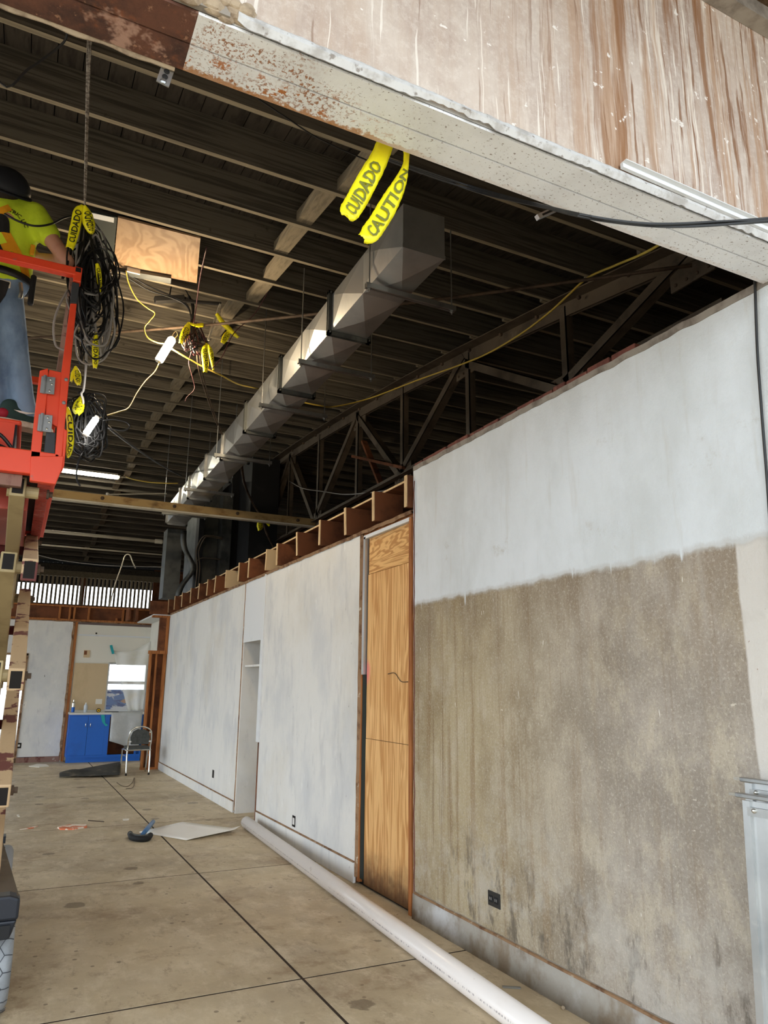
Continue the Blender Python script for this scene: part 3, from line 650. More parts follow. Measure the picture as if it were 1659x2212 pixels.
# grey plastic sheet hanging from the counter over the open bay
m = MB(); rows = []
for j in range(9):
    r = []
    for i in range(15):
        u = i/14; v = j/8; x = 1.90+u*.60+.03*v*math.sin(u*5); zb = .40-.22*u if u < .9 else .20
        r.append((x, FY-.04-.035*v*(1+.6*math.sin(u*9)), .95-v*(.95-zb)))
    rows.append(r)
tag(m.grid(rows).build('plastic_sheet', M['plasticgrey'], sm=True, thick=.003), 'grey plastic sheet hanging off the counter over the open cabinet bay', 'plastic sheet')
# clear plastic taped across the window
m = MB(); rows = []
tl, tr_, br, bl = Vector((1.86,YW-.03,2.19)), Vector((2.60,YW-.10,2.40)), Vector((2.54,YW-.12,.97)), Vector((2.26,YW-.06,.96))
for j in range(16):
    r = []
    v = j/15
    for i in range(14):
        u = i/13; L = tl.lerp(bl, v**1.25); Rr = tr_.lerp(br, v); p = L.lerp(Rr, u)
        p.z -= .10*math.sin(math.pi*u)*(1-v); p.y += .03*math.sin(u*11+v*4)
        r.append(p)
    rows.append(r)
tag(m.grid(rows).build('plastic_curtain', M['plastic'], sm=True, thick=.001), 'creased clear plastic sheet taped up across the far window', 'plastic sheet')
tag(MB().prism([(1.785,YW-.045,2.29),(1.835,YW-.045,2.30),(1.895,YW-.045,2.12),(1.845,YW-.045,2.11)], (0,-.004,0)).build('tape_strip', M['teal']), 'teal tape strip holding the clear plastic to the wall', 'tape')
tag(MB().prism([(1.70,FY-.022,.90),(1.77,FY-.022,.90),(1.80,FY-.026,.74),(1.86,FY-.03,.70),(1.81,FY-.03,.68),(1.74,FY-.024,.76)], (0,-.003,0)).build('tape_strip', M['teal']), 'teal tape strip dangling on the blue cabinet door', 'tape')
# things on the counter
b = thing('bottle', (1.42,16.25,.945), 'clear white-capped bottle standing on the counter', 'bottle')
MB().lathe((1.42,16.25,.945), (0,0,1), [(0,.03),(.005,.036),(.13,.036),(.155,.02),(.165,.014)], 14).build('body', mk('pale_bottle_plastic', (206,214,222), [], .2, 0, .5), b, sm=True)
MB().lathe((1.42,16.25,1.108), (0,0,1), [(0,.015),(.025,.015),(.028,.006)], 12).build('cap', M['outletwhite'], b)
b = thing('spray_can', (1.195,16.35,.945), 'blue and grey spray can at the left end of the counter', 'can')
MB().lathe((1.195,16.35,.945), (0,0,1), [(0,.03),(.09,.032),(.1,.03)], 14).build('label_band', M['blue'], b)
MB().lathe((1.195,16.35,1.045), (0,0,1), [(0,.031),(.08,.031),(.1,.016),(.14,.016)], 14).build('body', M['chrome'], b)
b = thing('tape_measure', (1.66,16.18,.945), 'black and yellow tape measure on the counter', 'tape measure')
MB().lathe((1.66,16.20,.985), (0,-1,0), [(0,.042),(.05,.042),(.055,.03)], 16).build('case', M['rubber'], b)
MB().lathe((1.66,16.145,.985), (0,-1,0), [(0,.03),(.003,.03)], 16).build('face', M['yellowblack'], b)
MB().lathe((1.66,16.142,.985), (0,-1,0), [(0,.012),(.004,.012)], 12).build('hub', M['rubber'], b)
tag(MB().box((1.80,16.25,.945), (2.06,16.40,.955)).build('black_tray', M['rubber'], bev=.003), 'flat black tray on the counter under the window', 'tray')
tag(MB().box((1.62,YW-.012,1.10), (1.745,YW-.008,1.20)).build('paper_note', M['whitescrap']), 'small white paper stuck low on the tan hardboard', 'paper')
p = thing('switch_plate', (.305,YW,1.08), 'white switch plate on the far wall beside the open doorway', 'switch')
MB().box((.26,YW-.006,1.02), (.35,YW,1.15)).build('plate', M['outletwhite'], p, bev=.002); MB().box((.30,YW-.014,1.075), (.31,YW-.005,1.095)).build('toggle', M['greycable'], p)
p = thing('outlet_box', (.295,YW,.32), 'open dark outlet box low on the far wall by the doorway', 'outlet')
MB().box((.25,YW-.005,.27), (.34,YW,.37)).build('rim', M['holeblack'], p); MB().box((.275,YW-.007,.30), (.315,YW-.004,.34)).build('face', M['outletwhite'], p)
p = thing('patch_plate', (1.36,YW,2.11), 'cream wall patch with a brown square above the hardboard', 'patch')
MB().box((1.30,YW-.002,2.03), (1.42,YW+.011,2.18)).build('plate', M['tanboard'], p); MB().box((1.305,YW-.005,2.085), (1.36,YW-.001,2.165)).build('brown_square', M['studdark'], p)
tag(MB().lathe((1.505,YW+.012,2.53), (0,-1,0), [(0,.018),(.01,.018)], 12).build('pipe_hole', M['holeblack']), 'small round dark hole high on the cream far wall', 'hole')
# open stud framing at the end of the right wall
sf = shell('wall_right_end', (2.4,14.4,0), 'open brown stud framing at the far end of the right wall', 'framing')
for x, w in ((2.285,.04), (2.39,.035), (2.53,.06)): MB().box((x,14.38,.04), (x+w,14.47,2.06)).build('stud', M['stud'], sf)
MB().box((2.28,14.38,0), (2.60,14.48,.04)).build('sole_plate', M['stud'], sf)
MB().box((2.265,14.37,2.06), (2.60,14.49,2.12)).build('head_plate', M['stud'], sf)
MB().box((2.285,14.47,.04), (2.60,14.485,2.06)).build('back_board', M['studdark'], sf)
MB().box((2.42,14.38,2.12), (2.60,14.48,2.74)).build('post', M['studdark'], sf); MB().box((2.54,14.37,2.12), (2.59,14.385,2.74)).build('stud', M['stud'], sf)
MB().box((2.28,14.36,2.74), (2.64,14.50,2.775)).build('cap_plate', M['stud'], sf)
MB().box((2.30,14.40,2.775), (2.64,16.5,2.80)).build('soffit', M['trimwhite'], sf)
MB().box((2.60,14.48,0), (2.70,16.5,2.79)).build('inner_wall', M['whitefar'], sf)
# joist stubs that turn the corner above the framing
for i, x in enumerate((2.20,2.05)): MB().box((x,16.0,2.80), (x+.04,16.46,3.05)).build('joist_end', M['studdark'], sr)
MB().box((2.22,14.40,2.80), (2.56,14.44,3.05)).build('joist_end', M['studdark'], sr)

# ------------------------------------------------------------------ slatted vent far behind, under the eave
YSL = 27.0
sv = shell('window_2', (1.5,YSL,4.1), 'row of upright wooden slats over the bright far opening', 'vent')
k = 0; x = -2.2
while x < 4.2:
    MB().box((x,YSL-.03,4.12), (x+.066,YSL+.03,5.06)).build('slat', M['slat'], sv); x += .134
MB().box((-9,YSL-.10,5.05), (5.0,YSL+.06,5.24)).build('head_rail', M['block'], sv)
MB().box((-9,YSL-.05,5.25), (5.0,YSL+.03,5.45)).build('head_board', M['plank'], sv)
MB().box((-9,YSL-.06,4.03), (5.0,YSL+.06,4.12)).build('sill', M['slat'], sv)
MB().box((1.80,YSL+.05,4.1), (1.95,YSL+.13,5.06)).build('post', M['studdark'], sv)
MB().box((-9,YSL-.04,3.1), (9,YSL+.04,4.03)).build('apron_wall', M['studdark'], sv)
MB().box((4.2,YSL-.04,4.03), (9,YSL+.04,5.5)).build('side_wall', M['studdark'], sv)
MB().box((-9,28.3,4.93), (9,28.4,5.5)).build('fascia', M['blackbox'], sv)
MB().box((-9,27.0,5.46), (9,28.4,5.5)).build('soffit', M['blackbox'], sv)
# unseen left side, opened up between slim posts to add daylight to the room
wl = struct(MB().box((-8.4,1.5,4.5), (-8.2,27.2,6.1)).build('wall_left', M['whitefar']))
for a in (1.6,5.9,10.9,16.4): MB().box((-8.4,a,-.2), (-8.2,a+.2,4.5)).build('post', M['whitefar'], wl)
MB().box((-8.4,16.6,-.2), (-8.2,27.2,4.5)).build('pier', M['whitefar'], wl)
# ------------------------------------------------------------------ bowstring roof truss over the side rooms
TX = 4.45; ZB = 4.25
tr = thing('roof_truss', (TX,8,ZB), 'brown riveted steel roof truss beyond the concrete wall', 'truss')
tn = [3.45,5.0,6.80,8.35,9.85,11.5,13.05,14.7,16.3,17.9,19.5]
for s in (-1, 1):                                      # two angles back to back make each chord
    for a, b in zip(tn[:-1], tn[1:]):
        A = (TX+s*.012,a,rz(a)-.005); B = (TX+s*.012,b,rz(b)-.005)
        MB().angle(A, B, .15, .012, (s,0,0), (0,0,-1)).build('top_chord', M['steelbrown'], tr)
    MB().angle((TX+s*.012,3.3,ZB), (TX+s*.012,19.5,ZB), .10, .01, (s,0,0), (0,0,1)).build('bottom_chord', M['steelbrown'], tr)
bn = [5.05,8.40,11.62,14.8,17.9]
def member(a, b, w=.09):
    A, B = Vector((TX,*a)), Vector((TX,*b)); d = (B-A).normalized(); u = Vector((1,0,0)).cross(d)
    return MB().angle(A+Vector((-.03,0,0)), B+Vector((-.03,0,0)), w, .012, u, (1,0,0))
for a in (5.0,6.7,8.35,9.85,11.5,13.05,14.7,16.3): member((a,rz(a)-.05), (a,ZB), .085).build('post', M['steelbrown'], tr)
tops = [3.55,6.80,9.85,13.05,16.3]
for i, b in enumerate(bn):
    for t in (tops[i], tops[i+1] if i+1 < len(tops) else None):
        if t: member((t,rz(t)-.10), (b,ZB+.05), .10).build('diagonal', M['steelbrown'], tr)
for y, z, w, h in [(t, rz(t)-.19, .42, .26) for t in tops]+[(b, ZB+.07, .46, .24) for b in bn]:
    g = MB().box((TX-.008,y-w/2,z-h/2), (TX+.008,y+w/2,z+h/2)).build('gusset', M['steelbrown'], tr)
    for i in range(4):
        for s in (-1,1): MB().sphere((TX-.012,y-w*.38+i*w*.25,z+s*h*.32), .016, 6, 4).build('rivet', M['rod'], g)
for i in range(16):
    y = 3.5+i*.62; MB().lathe((TX-.085,y,rz(y)-.055), (0,0,-1), [(0,.022),(.018,.022),(.03,.012)], 8).build('bolt', M['rod'], tr)
# loose lumber lying in the truss bay
tag(MB().bar((4.42,8.3,4.36), (4.36,9.85,4.95), .09,.04).build('loose_board', M['studdark']), 'loose brown board leaning up inside the truss bay', 'board')
tag(MB().bar((4.52,9.2,4.34), (4.50,9.80,5.2), .09,.04).build('loose_board', M['studdark']), 'short dark upright board behind the leaning board in the truss bay', 'board')
# tie beam across the room at the foot of the truss
TY = 11.62
tb = thing('tie_beam', (2,TY,4.25), 'ochre rust-stained steel tie running across the room below the duct end', 'beam')
MB().box((-8.0,TY-.03,4.20), (TX-.02,TY+.03,4.315)).build('web', M['tie'], tb); MB().box((-8.0,TY-.02,4.172), (TX-.02,TY+.09,4.198)).build('flange', M['pipewhite'], tb)
for x in (.95,2.03,3.05,4.1,-.3): MB().lathe((x,TY-.03,4.26), (0,-1,0), [(0,.03),(.012,.03),(.02,.015)], 6).build('bolt', M['rod'], tb)
# long brace rod
a, b = aX(1495, 573, TX-.1), aY(-60, 737, 9.6); mid = a.lerp(b, .5)+Vector((0,0,-.10))
tag(MB().tube(smooth([a, a.lerp(b,.25)+Vector((0,0,-.07)), mid, a.lerp(b,.75)+Vector((0,0,-.07)), b], 5), .015, 8).build('brace_rod', M['rod'], sm=True), 'long thin brown brace rod crossing under the joists', 'rod')
# pipes across the far end
pp = thing('pipe', (1.2,15.3,4.0), 'dusty white pipe with a coupling below the tie beam', 'pipe')
p0, p1 = aY(62,1144,15.2), aY(352,1174,15.2); p1.z = p0.z; p1.x += .0
MB().tube([p0-Vector((3,0,0)), p1], .032, 10).build('tube', M['pipewhite'], pp, sm=True); MB().tube([p1-Vector((.16,0,0)), p1-Vector((.02,0,0))], .045, 10).build('coupling', M['pipewhite'], pp)
q0 = aY(200,1186,15.6); tag(MB().tube([q0-Vector((4,0,0)), q0+Vector((1.55,0,0))], .015, 8).build('conduit', M['pipewhite'], sm=True), 'thin pale conduit running below the white pipe', 'conduit')
tag(MB().tube(smooth([Vector((aY(236,1300,18).x,18,3.10)),aY(247,1268,18),aY(262,1225,18),aY(270,1201,18),aY(280,1199,18),aY(286,1213,18),aY(293,1228,18)], 5), .016, 6).build('bent_rod', M['pipewhite'], sm=True), 'pale rod bent over like a hook in front of the slats', 'rod')
tag(MB().tube(smooth([aY(-60,1150,14.6),aY(20,1178,14.6),aY(60,1192,14.6),aY(110,1206,14.6),aY(165,1215,14.6),aY(240,1222,14.6),aY(352,1225,14.6)], 4), .008, 5).build('slack_wire', M['greycable']), 'thin grey wire sagging in front of the slats', 'wire')
sp = thing('sprinkler', (1.3,15.0,5.0), 'small white sprinkler drop on a thin pipe near the roof peak', 'sprinkler')
a = aY(232,1068,15.0); b = aY(360,1066,15.0); MB().tube([a, b], .014, 6).build('feed_pipe', M['pipewhite'], sp); MB().lathe(a+Vector((0,0,.03)), (0,0,-1), [(0,.03),(.06,.03),(.1,.02)], 8).build('head', M['outletwhite'], sp)

# ------------------------------------------------------------------ square steel duct
DZ0, DZ1, DW = 4.45, 4.79, .335
def dx(y): return 2.085+.022*(y-3.95)
fy = [3.95,5.32,6.72,8.10,9.30,10.35,11.62,12.45,13.75]
du = thing('air_duct', (2.3,8.5,DZ0), 'long square galvanized air duct hung under the roof joists', 'duct')
def xpanel(m, p, n, h):                                 # cross-broken sheet: four facets to a raised centre
    c = sum((Vector(q) for q in p), Vector())/4+Vector(n)*h; m.add(list(p)+[c], [(0,1,4),(1,2,4),(2,3,4),(3,0,4)])
for i, (a, b) in enumerate(zip(fy[:-1], fy[1:])):
    xa, xb = dx(a), dx(b); m = MB()
    sub = 2 if b-a > 1.2 else 1
    for k in range(sub):
        ya, yb = a+(b-a)*k/sub, a+(b-a)*(k+1)/sub; X0, X1 = dx(ya), dx(yb); h = .03
        xpanel(m, [(X0,ya,DZ0),(X0+DW,ya,DZ0),(X1+DW,yb,DZ0),(X1,yb,DZ0)], (0,0,-1), h)
        xpanel(m, [(X0,ya,DZ0),(X1,yb,DZ0),(X1,yb,DZ1),(X0,ya,DZ1)], (-1,0,0), h)
        xpanel(m, [(X0+DW,ya,DZ0),(X0+DW,ya,DZ1),(X1+DW,yb,DZ1),(X1+DW,yb,DZ0)], (1,0,0), h)
        xpanel(m, [(X0,ya,DZ1),(X1,yb,DZ1),(X1+DW,yb,DZ1),(X0+DW,ya,DZ1)], (0,0,1), h)
    if i == 0: m.add([(xa,a,DZ0),(xa+DW,a,DZ0),(xa+DW,a,DZ1),(xa,a,DZ1)], [(0,1,2,3)])
    m.build('duct_section', M['galv'] if i else M['galv'], du)
MB().box((dx(3.95)-.004,3.947,DZ0-.004), (dx(3.95)+DW+.004,3.953,DZ0+.026)).build('end_flange', M['galv'], du)
for y in fy[1:]:
    x0, x1 = dx(y)-.035, dx(y)+DW+.035; m = MB()
    for s in (-.017,.017):
        m.box((x0,y+s-.004,DZ0-.04), (x1,y+s+.004,DZ0-.004)); m.box((x0,y+s-.004,DZ0-.04), (x0+.035,y+s+.004,DZ1+.03))
        m.box((x1-.035,y+s-.004,DZ0-.04), (x1,y+s+.004,DZ1+.03)); m.box((x0,y+s-.004,DZ1+.004), (x1,y+s+.004,DZ1+.03))
    m.box((x0,y-.017,DZ0-.008), (x1,y+.017,DZ0-.002)); m.box((x0+.03,y-.017,DZ0), (x0+.036,y+.017,DZ1))
    f = m.build('flange', M['galvdark'] if y < 9 else M['galv'], du)
    for (x, z) in ((x0+.018,DZ0-.02),(x1-.018,DZ0-.02),(x0+.018,DZ1+.012),(x1-.018,DZ1+.012)): MB().lathe((x,y-.022,z), (0,-1,0), [(0,.009),(.008,.009)], 6).build('corner_bolt', M['strut'], f)
words = ['nearest the duct\'s capped front end','second from the front','third from the front','fourth from the front','fifth, just before the tie beam','last, behind the tie beam']
for y, w in zip((4.435,5.90,7.10,9.05,10.95,12.75), words):
    h = thing('trapeze_hanger', (2.42,y,DZ0-.06), 'zinc strut hanger with threaded rods under the duct, '+w, 'hanger', 'strut hangers under the square duct')
    x0, x1 = 2.06, 2.775; zt = rz(y)+.05; zs = DZ0-.055
    for s in (-.012,.012): MB().box((x0-.03,y+s-.008,zs-.02), (x1+.03,y+s+.008,zs+.02)).build('strut', M['strut'], h)
    MB().box((x0-.03,y-.012,zs+.012), (x1+.03,y+.012,zs+.02)).build('strut_web', M['strut'], h)
    for x in (x0, x1):
        MB().tube([(x,y,zs-.05), (x,y,zt)], .0055, 6).build('threaded_rod', M['strut'], h)
        MB().lathe((x,y,zs-.034), (0,0,1), [(0,.016),(.012,.016)], 6).build('nut', M['strut'], h)
# drop duct, furnace casing and ladder at the end of the run
dd = thing('drop_duct', (2.6,14.5,3.1), 'dented grey sheet-metal duct dropping from the far end of the air duct', 'duct')
MB().box((2.42,14.35,3.115), (2.72,14.75,4.46)).build('duct_body', M['galvdark'], dd)
m = MB(); rows = []
for i in range(15):
    v = i/14; z = 4.45-v*1.33; x = 2.76+.24*math.exp(-((v-.55)/.22)**2)-.02*v
    rows.append([(x-.09,14.34,z), (x+.02,14.33,z), (x+.03,14.6,z)])
m.grid(rows).build('bent_strap', M['galvdark'], dd, sm=True, thick=.006)
fn = thing('furnace_casing', (3.6,14.9,3.1), 'tall black furnace casing standing on the side-room ceiling', 'furnace')
MB().box((3.80,13.5,3.12), (4.36,15.6,5.9)).build('casing', M['blackbox'], fn); MB().box((3.02,14.6,3.12), (3.5,15.6,5.6)).build('rear_casing', M['galvdark'], fn)
MB().box((3.46,14.3,3.12), (3.66,14.6,5.3)).build('corner_post', M['galvdark'], fn); MB().box((3.64,14.4,3.12), (3.80,15.6,5.9)).build('side_panel', M['blackbox'], fn)
MB().box((3.02,14.35,3.12), (3.12,14.6,5.0)).build('side_sheet', M['blackbox'], fn)
ld = thing('roof_ladder', (3.2,14.1,3.1), 'grey bent-tube ladder rail beside the furnace casing', 'ladder')
a, b = aY(420,1285,14.2), aY(424,1190,14.2)
for dxx in (0,.05): MB().tube(smooth([(a.x+dxx,14.2,3.12),(a.x+dxx+.02,14.2,3.7),(b.x+dxx,14.2,b.z),(b.x+.10+dxx,14.2,b.z+.27),(b.x+.24,14.2,b.z+.33-dxx*.5),(3.46,14.2,b.z+.31-dxx*.5)], 5), .013, 8).build('rail', M['steelbrown'], ld, sm=True)
MB().tube(smooth([(b.x+.02,14.2,b.z-.20),(b.x+.12,14.2,b.z-.13),(b.x+.3,14.2,b.z-.12),(3.46,14.2,b.z-.13)], 5), .012, 8).build('rung', M['steelbrown'], ld, sm=True)
# plywood panel with equipment under the joists
zq = rz(6.3)-.02
pn = thing('plywood_panel', (.8,6.3,zq), 'square plywood panel fixed under the joists with a metal rail', 'board')
c4 = [aZ(255,470,rz(5.79)-.012), aZ(433,515,rz(5.79)-.012), aZ(425,612,rz(6.8)-.012), aZ(245,575,rz(6.8)-.012)]
MB().prism(c4, (0,0,.018)).build('sheet', M['plyo'], pn)
q = aZ(405,562,rz(6.4)-.014); MB().box((q.x-.02,q.y-.03,q.z-.004), (q.x+.02,q.y+.03,q.z-.001)).build('sticker', M['whitescrap'], pn)
e0, e1 = c4[3]+Vector((.12,.0,-.03)), c4[2]+Vector((-.25,.0,-.03))
MB().bar(e0, e1, .10, .03).build('metal_rail', M['galvdark'], pn); MB().bar(e0+Vector((0,-.06,0)), e0+Vector((.12,-.06,0)), .02,.05).build('end_plate', M['outletwhite'], pn)
zl = rz(6.3)+.01
dk = thing('dark_panel', (.25,6.2,rz(6)), 'dark green sheet with white edges beside the plywood panel', 'panel')
k4 = [aZ(165,450,rz(5.79)-.010), aZ(253,470,rz(5.79)-.010), aZ(243,575,rz(6.8)-.010), aZ(150,555,rz(6.8)-.010)]
MB().prism(k4, (0,0,.012)).build('sheet', M['greengap'], dk)
MB().bar(k4[0].lerp(k4[1],.3)+Vector((0,.04,-.006)), k4[1]+Vector((-.02,.04,-.006)), .07,.004).build('white_edge', M['trimwhite'], dk)
MB().bar(k4[3].lerp(k4[2],.45)+Vector((0,-.12,-.006)), k4[2]+Vector((-.02,-.12,-.006)), .07,.004).build('white_edge', M['trimwhite'], dk)
bx = thing('junction_strip', aY(366,645,7.2), 'long black power strip hanging under the plywood panel', 'power strip')
a, b = aY(334,648,7.2), aY(398,645,7.2); MB().bar(a, b, .07,.06).build('housing', M['outletblack'], bx, bev=.006); MB().bar(b, b+Vector((.09,0,-.005)), .03,.03).build('plug', M['outletblack'], bx)

# ------------------------------------------------------------------ lamps
def lamp(name, label, p0, p1, r, mt, cord=True):
    o = thing(name, p0.lerp(p1,.5), label, 'lamp'); d = (p1-p0).normalized()
    MB().tube([p0, p1], r, 12).build('glowing_tube', M[mt], o, sm=True)
    MB().tube([p0-d*.02, p0], r*.8, 12).build('end_cap', M['outletwhite'], o); MB().tube([p1, p1+d*.02], r*.8, 12).build('end_cap', M['outletwhite'], o)
    return o
l1 = lamp('work_light', 'blazing warm work light hanging beside the caution tapes', aY(344,778,7.0), aY(371,734,7.0), .04, 'lampwarm')
MB().tube(smooth([aY(372,733,7.0),aY(374,722,7.0),aY(380,716,7.0),aY(383,724,7.0),aY(376,732,7.0)],5), .004, 5).build('hook', M['pipewhite'], l1)
l2 = lamp('work_light', 'white work light tangled in the lower cable bundle', aY(186,936,4.86), aY(207,905,4.86), .02, 'lampcool')
l3 = thing('strip_light', aY(192,1020,16.9), 'long fluorescent strip light with a white reflector near the roof peak', 'lamp')
t0, t1 = Vector((.50,16.9,6.02)), Vector((1.66,16.9,6.02))
MB().tube([t0, t1], .022, 10).build('glowing_tube', M['lamptube'], l3, sm=True)
MB().add([(.45,16.72,6.04),(1.71,16.72,6.04),(1.71,16.9,6.09),(.45,16.9,6.09),(.45,17.08,6.04),(1.71,17.08,6.04)], [(0,1,2,3),(3,2,5,4)]).build('reflector', M['reflector'], l3, thick=.006)
MB().box((.5,16.86,6.075), (1.66,16.94,6.12)).build('ballast', M['reflector'], l3)
for x in (.46,1.66): MB().box((x,16.87,6.0), (x+.03,16.93,6.08)).build('socket', M['outletwhite'], l3)

def roofpt(px, py, off):
    d = ray(px, py); t = 1.0
    while CAM.z+d.z*t < rz(d.y*t)-off and t < 40: t += .01
    return CAM+d*t
# ------------------------------------------------------------------ small fittings on the lintel and the front wall
st = thing('strut_offcut', aY(355,160,1.75), 'short perforated zinc strut poking below the rusted lintel', 'bracket')
a, b = aY(366,138,1.75), aY(351,182,1.75); MB().bar(a, b, .034,.004, (0,1,0)).build('plate', M['galv'], st)
for t in (.15,.42,.68): p = a.lerp(b, t)+Vector((0,-.004,0)); MB().sphere(p, .008, 10, 6, (1,.4,1)).build('hole', M['blackbox'], st)
p = a.lerp(b, .9)+Vector((0,-.004,0)); MB().sphere(p, .009, 8, 5, (1,.5,1)).build('bolt_head', M['strut'], st)
st = thing('strut_offcut', aY(1182,460,2.1), 'short slotted zinc strut behind the black cable', 'bracket')
a, b = aY(1160,470,2.1), aY(1202,451,2.1); MB().bar(a, b, .02,.02).build('channel', M['galv'], st); MB().bar(a.lerp(b,.2)+Vector((0,-.012,-.002)), a.lerp(b,.8)+Vector((0,-.012,-.002)), .003,.008).build('slot', M['blackbox'], st)
st = thing('metal_angle', aY(1500,420,1.515), 'thin white metal angle fixed low on the streaked stucco', 'trim')
a, b = aY(1343,357,1.515), aY(1680,505,1.515); MB().bar(a, b, .012,.020, (0,0,1)).build('face', M['trimwhite'], st); MB().bar(a+Vector((0,-.010,.009)), b+Vector((0,-.010,.009)), .022,.003).build('lip', M['trimwhite'], st)
bk = MB()
pts = [(820,335,2.4),(930,375,2.3),(1010,402,2.2),(1080,423,2.0),(1160,441,1.7),(1250,462,1.45),(1350,478,1.42),(1450,484,1.40),(1560,480,1.38),(1680,472,1.36)]
for k in range(4): bk.tube(smooth([aY(x,y+1.5*math.sin(i*2+k*1.6)+k*1.2,d)+Vector((0,.006*math.cos(i+k*2),0)) for i,(x,y,d) in enumerate(pts)],4), .0045, 5)
tag(bk.build('cable_run', M['cable']), 'twisted black cable slung below the white lintel to the right', 'cable')
tag(MB().tube(smooth([aX(1628,560,WX-.02),aX(1631,620,WX-.012),aX(1636,760,WX-.012),aX(1646,900,WX-.012),aX(1660,1080,WX-.012),aX(1672,1300,WX-.012)],5), .006, 6).build('hanging_cable', M['cable'], sm=True), 'single black cable hanging down the white end of the concrete wall', 'cable')
tag(MB().tube(smooth([(-.62,3.55,4.86),aY(0,178,3.6),aY(60,150,3.55),aY(110,115,3.5),aY(140,88,3.45),aY(146,60,3.4)],5), .006, 6).build('slack_cable', M['cable']), 'black cable looping up behind the rusted lintel', 'cable')
tag(MB().tube(smooth([roofpt(x,y,.012) for x, y in ((530,195),(620,255),(690,300),(790,345),(880,380))],5), .005, 6).build('slack_cable', M['cable']), 'thin black cable behind the white lintel near the caution tapes', 'cable')
# ------------------------------------------------------------------ scissor lift at the left edge
sl = thing('scissor_lift', (-.35,4.9,0), 'orange scissor lift with worn tan arms at the left edge', 'lift')
XR, XL, YA, YB = .10, -.90, 4.00, 5.75
# chassis
MB().box((-.86,4.12,.17), (.04,6.25,.42)).build('chassis', M['navyblack'], sl, bev=.01)
MB().prism([(.155,4.02,.455),(.155,4.02,.545),(.11,4.02,.56),(-.86,4.02,.56),(-.86,4.02,.455)], (0,.10,0)).build('bumper', M['navyblack'], sl, bev=.012)
MB().hexa([(-.2,4.03,.375),(.125,4.03,.375),(.14,4.13,.375),(-.2,4.13,.375),(-.2,4.02,.455),(.15,4.02,.455),(.155,4.13,.455),(-.2,4.13,.455)]).build('step_recess', M['navyblack'], sl, bev=.008)
MB().box((-.3,4.012,.385), (.125,4.018,.44)).build('step_opening', M['blackbox'], sl)
MB().box((.02,4.005,.345), (.085,4.05,.385)).build('tie_down_lug', M['outletwhite'], sl, bev=.006)
pA = aY(41,1934,4.06); pB = aY(6,1817,5.3)
MB().prism([(pA.x,pA.y,pA.z),(pB.x,pB.y,pB.z),(-.86,5.3,pB.z),(-.86,4.06,pA.z)], (0,0,-.02)).build('cover_plate', M['steelbrown'], sl)
MB().box((pB.x-.1,5.28,pB.z-.01), (pB.x+.015,5.36,pB.z+.03)).build('cover_latch', M['navyblack'], sl)
for yc in (4.30,6.05):
    for xc in (.085,-.83):
        t = MB().lathe((xc-.07,yc,.205), (1,0,0), [(0,.10),(.0,.17),(.012,.195),(.03,.205),(.11,.205),(.128,.195),(.14,.17),(.14,.10)], 40).build('wheel', M['tyre'], sl, sm=True)
        if xc > 0 and yc < 5:
            for k in range(16):                          # hexagonal tread grooves
                a0 = math.pi-1.1+k*.17; st = .17
                def sp(u, a): r = .206 if u < .112 else .206-(u-.112)**2*18; return Vector((xc-.07+u, yc+r*math.cos(a), .205+r*math.sin(a)))
                ua, ub = (.082,.104) if k % 2 else (.104,.082)
                MB().tube([sp(ua,a0), sp(ub,a0+st)], .0020, 4).build('tread_groove', M['tyregroove'], t)
                MB().tube([sp(.104,a0), sp(.122,a0), sp(.137,a0)] if ua > .1 else [sp(.082,a0), sp(.05,a0), sp(.02,a0)], .0020, 4).build('tread_groove', M['tyregroove'], t)
# scissor stack
zn = [.45,1.0,1.54,2.08,2.48]; yn, yf = 4.16, 5.70
for side, xo, xi in ((1,.025,-.075), (-1,-.83,-.73)):
    for i in range(4):
        for (xc, za, zb, mt) in ((xo, zn[i], zn[i+1], 'tanworn'), (xi, zn[i+1], zn[i], 'tan')):
            A, B = Vector((xc,yn,za)), Vector((xc,yf,zb)); d = (B-A).normalized(); A = A-d*.06; B = B+d*.06
            arm = MB().bar(A, B, .075,.115).build('scissor_arm', M[mt if (i != 3 or mt == 'tan') else 'tanworn'], sl, bev=.006)
            MB().bar(A-d*.0015, A+d*.01, .052,.088).build('open_end', M['holeblack'], arm)
    for i, z in enumerate(zn):
        for y in (yn, yf):
            p = MB().lathe((xi-.05 if side > 0 else xo-.05,y,z), (1,0,0), [(0,.032),(.15,.032)], 14).build('pivot_pin', M['tan'], sl, sm=False)
            MB().lathe((xo+.038,y,z), (1,0,0), [(0,.026),(.012,.026),(.014,.016),(.03,.016)], 6).build('pin_bolt', M['rod'], p)
for z in zn[1:4]: MB().tube([(-.80,yn,z), (-.03,yn,z)], .028, 10).build('cross_tube', M['tan'], sl, sm=True)
for z in (1.27,1.81,2.29): MB().tube([(-.80,4.93,z), (.05,4.93,z)], .028, 10).build('cross_tube', M['maroon'], sl, sm=True)
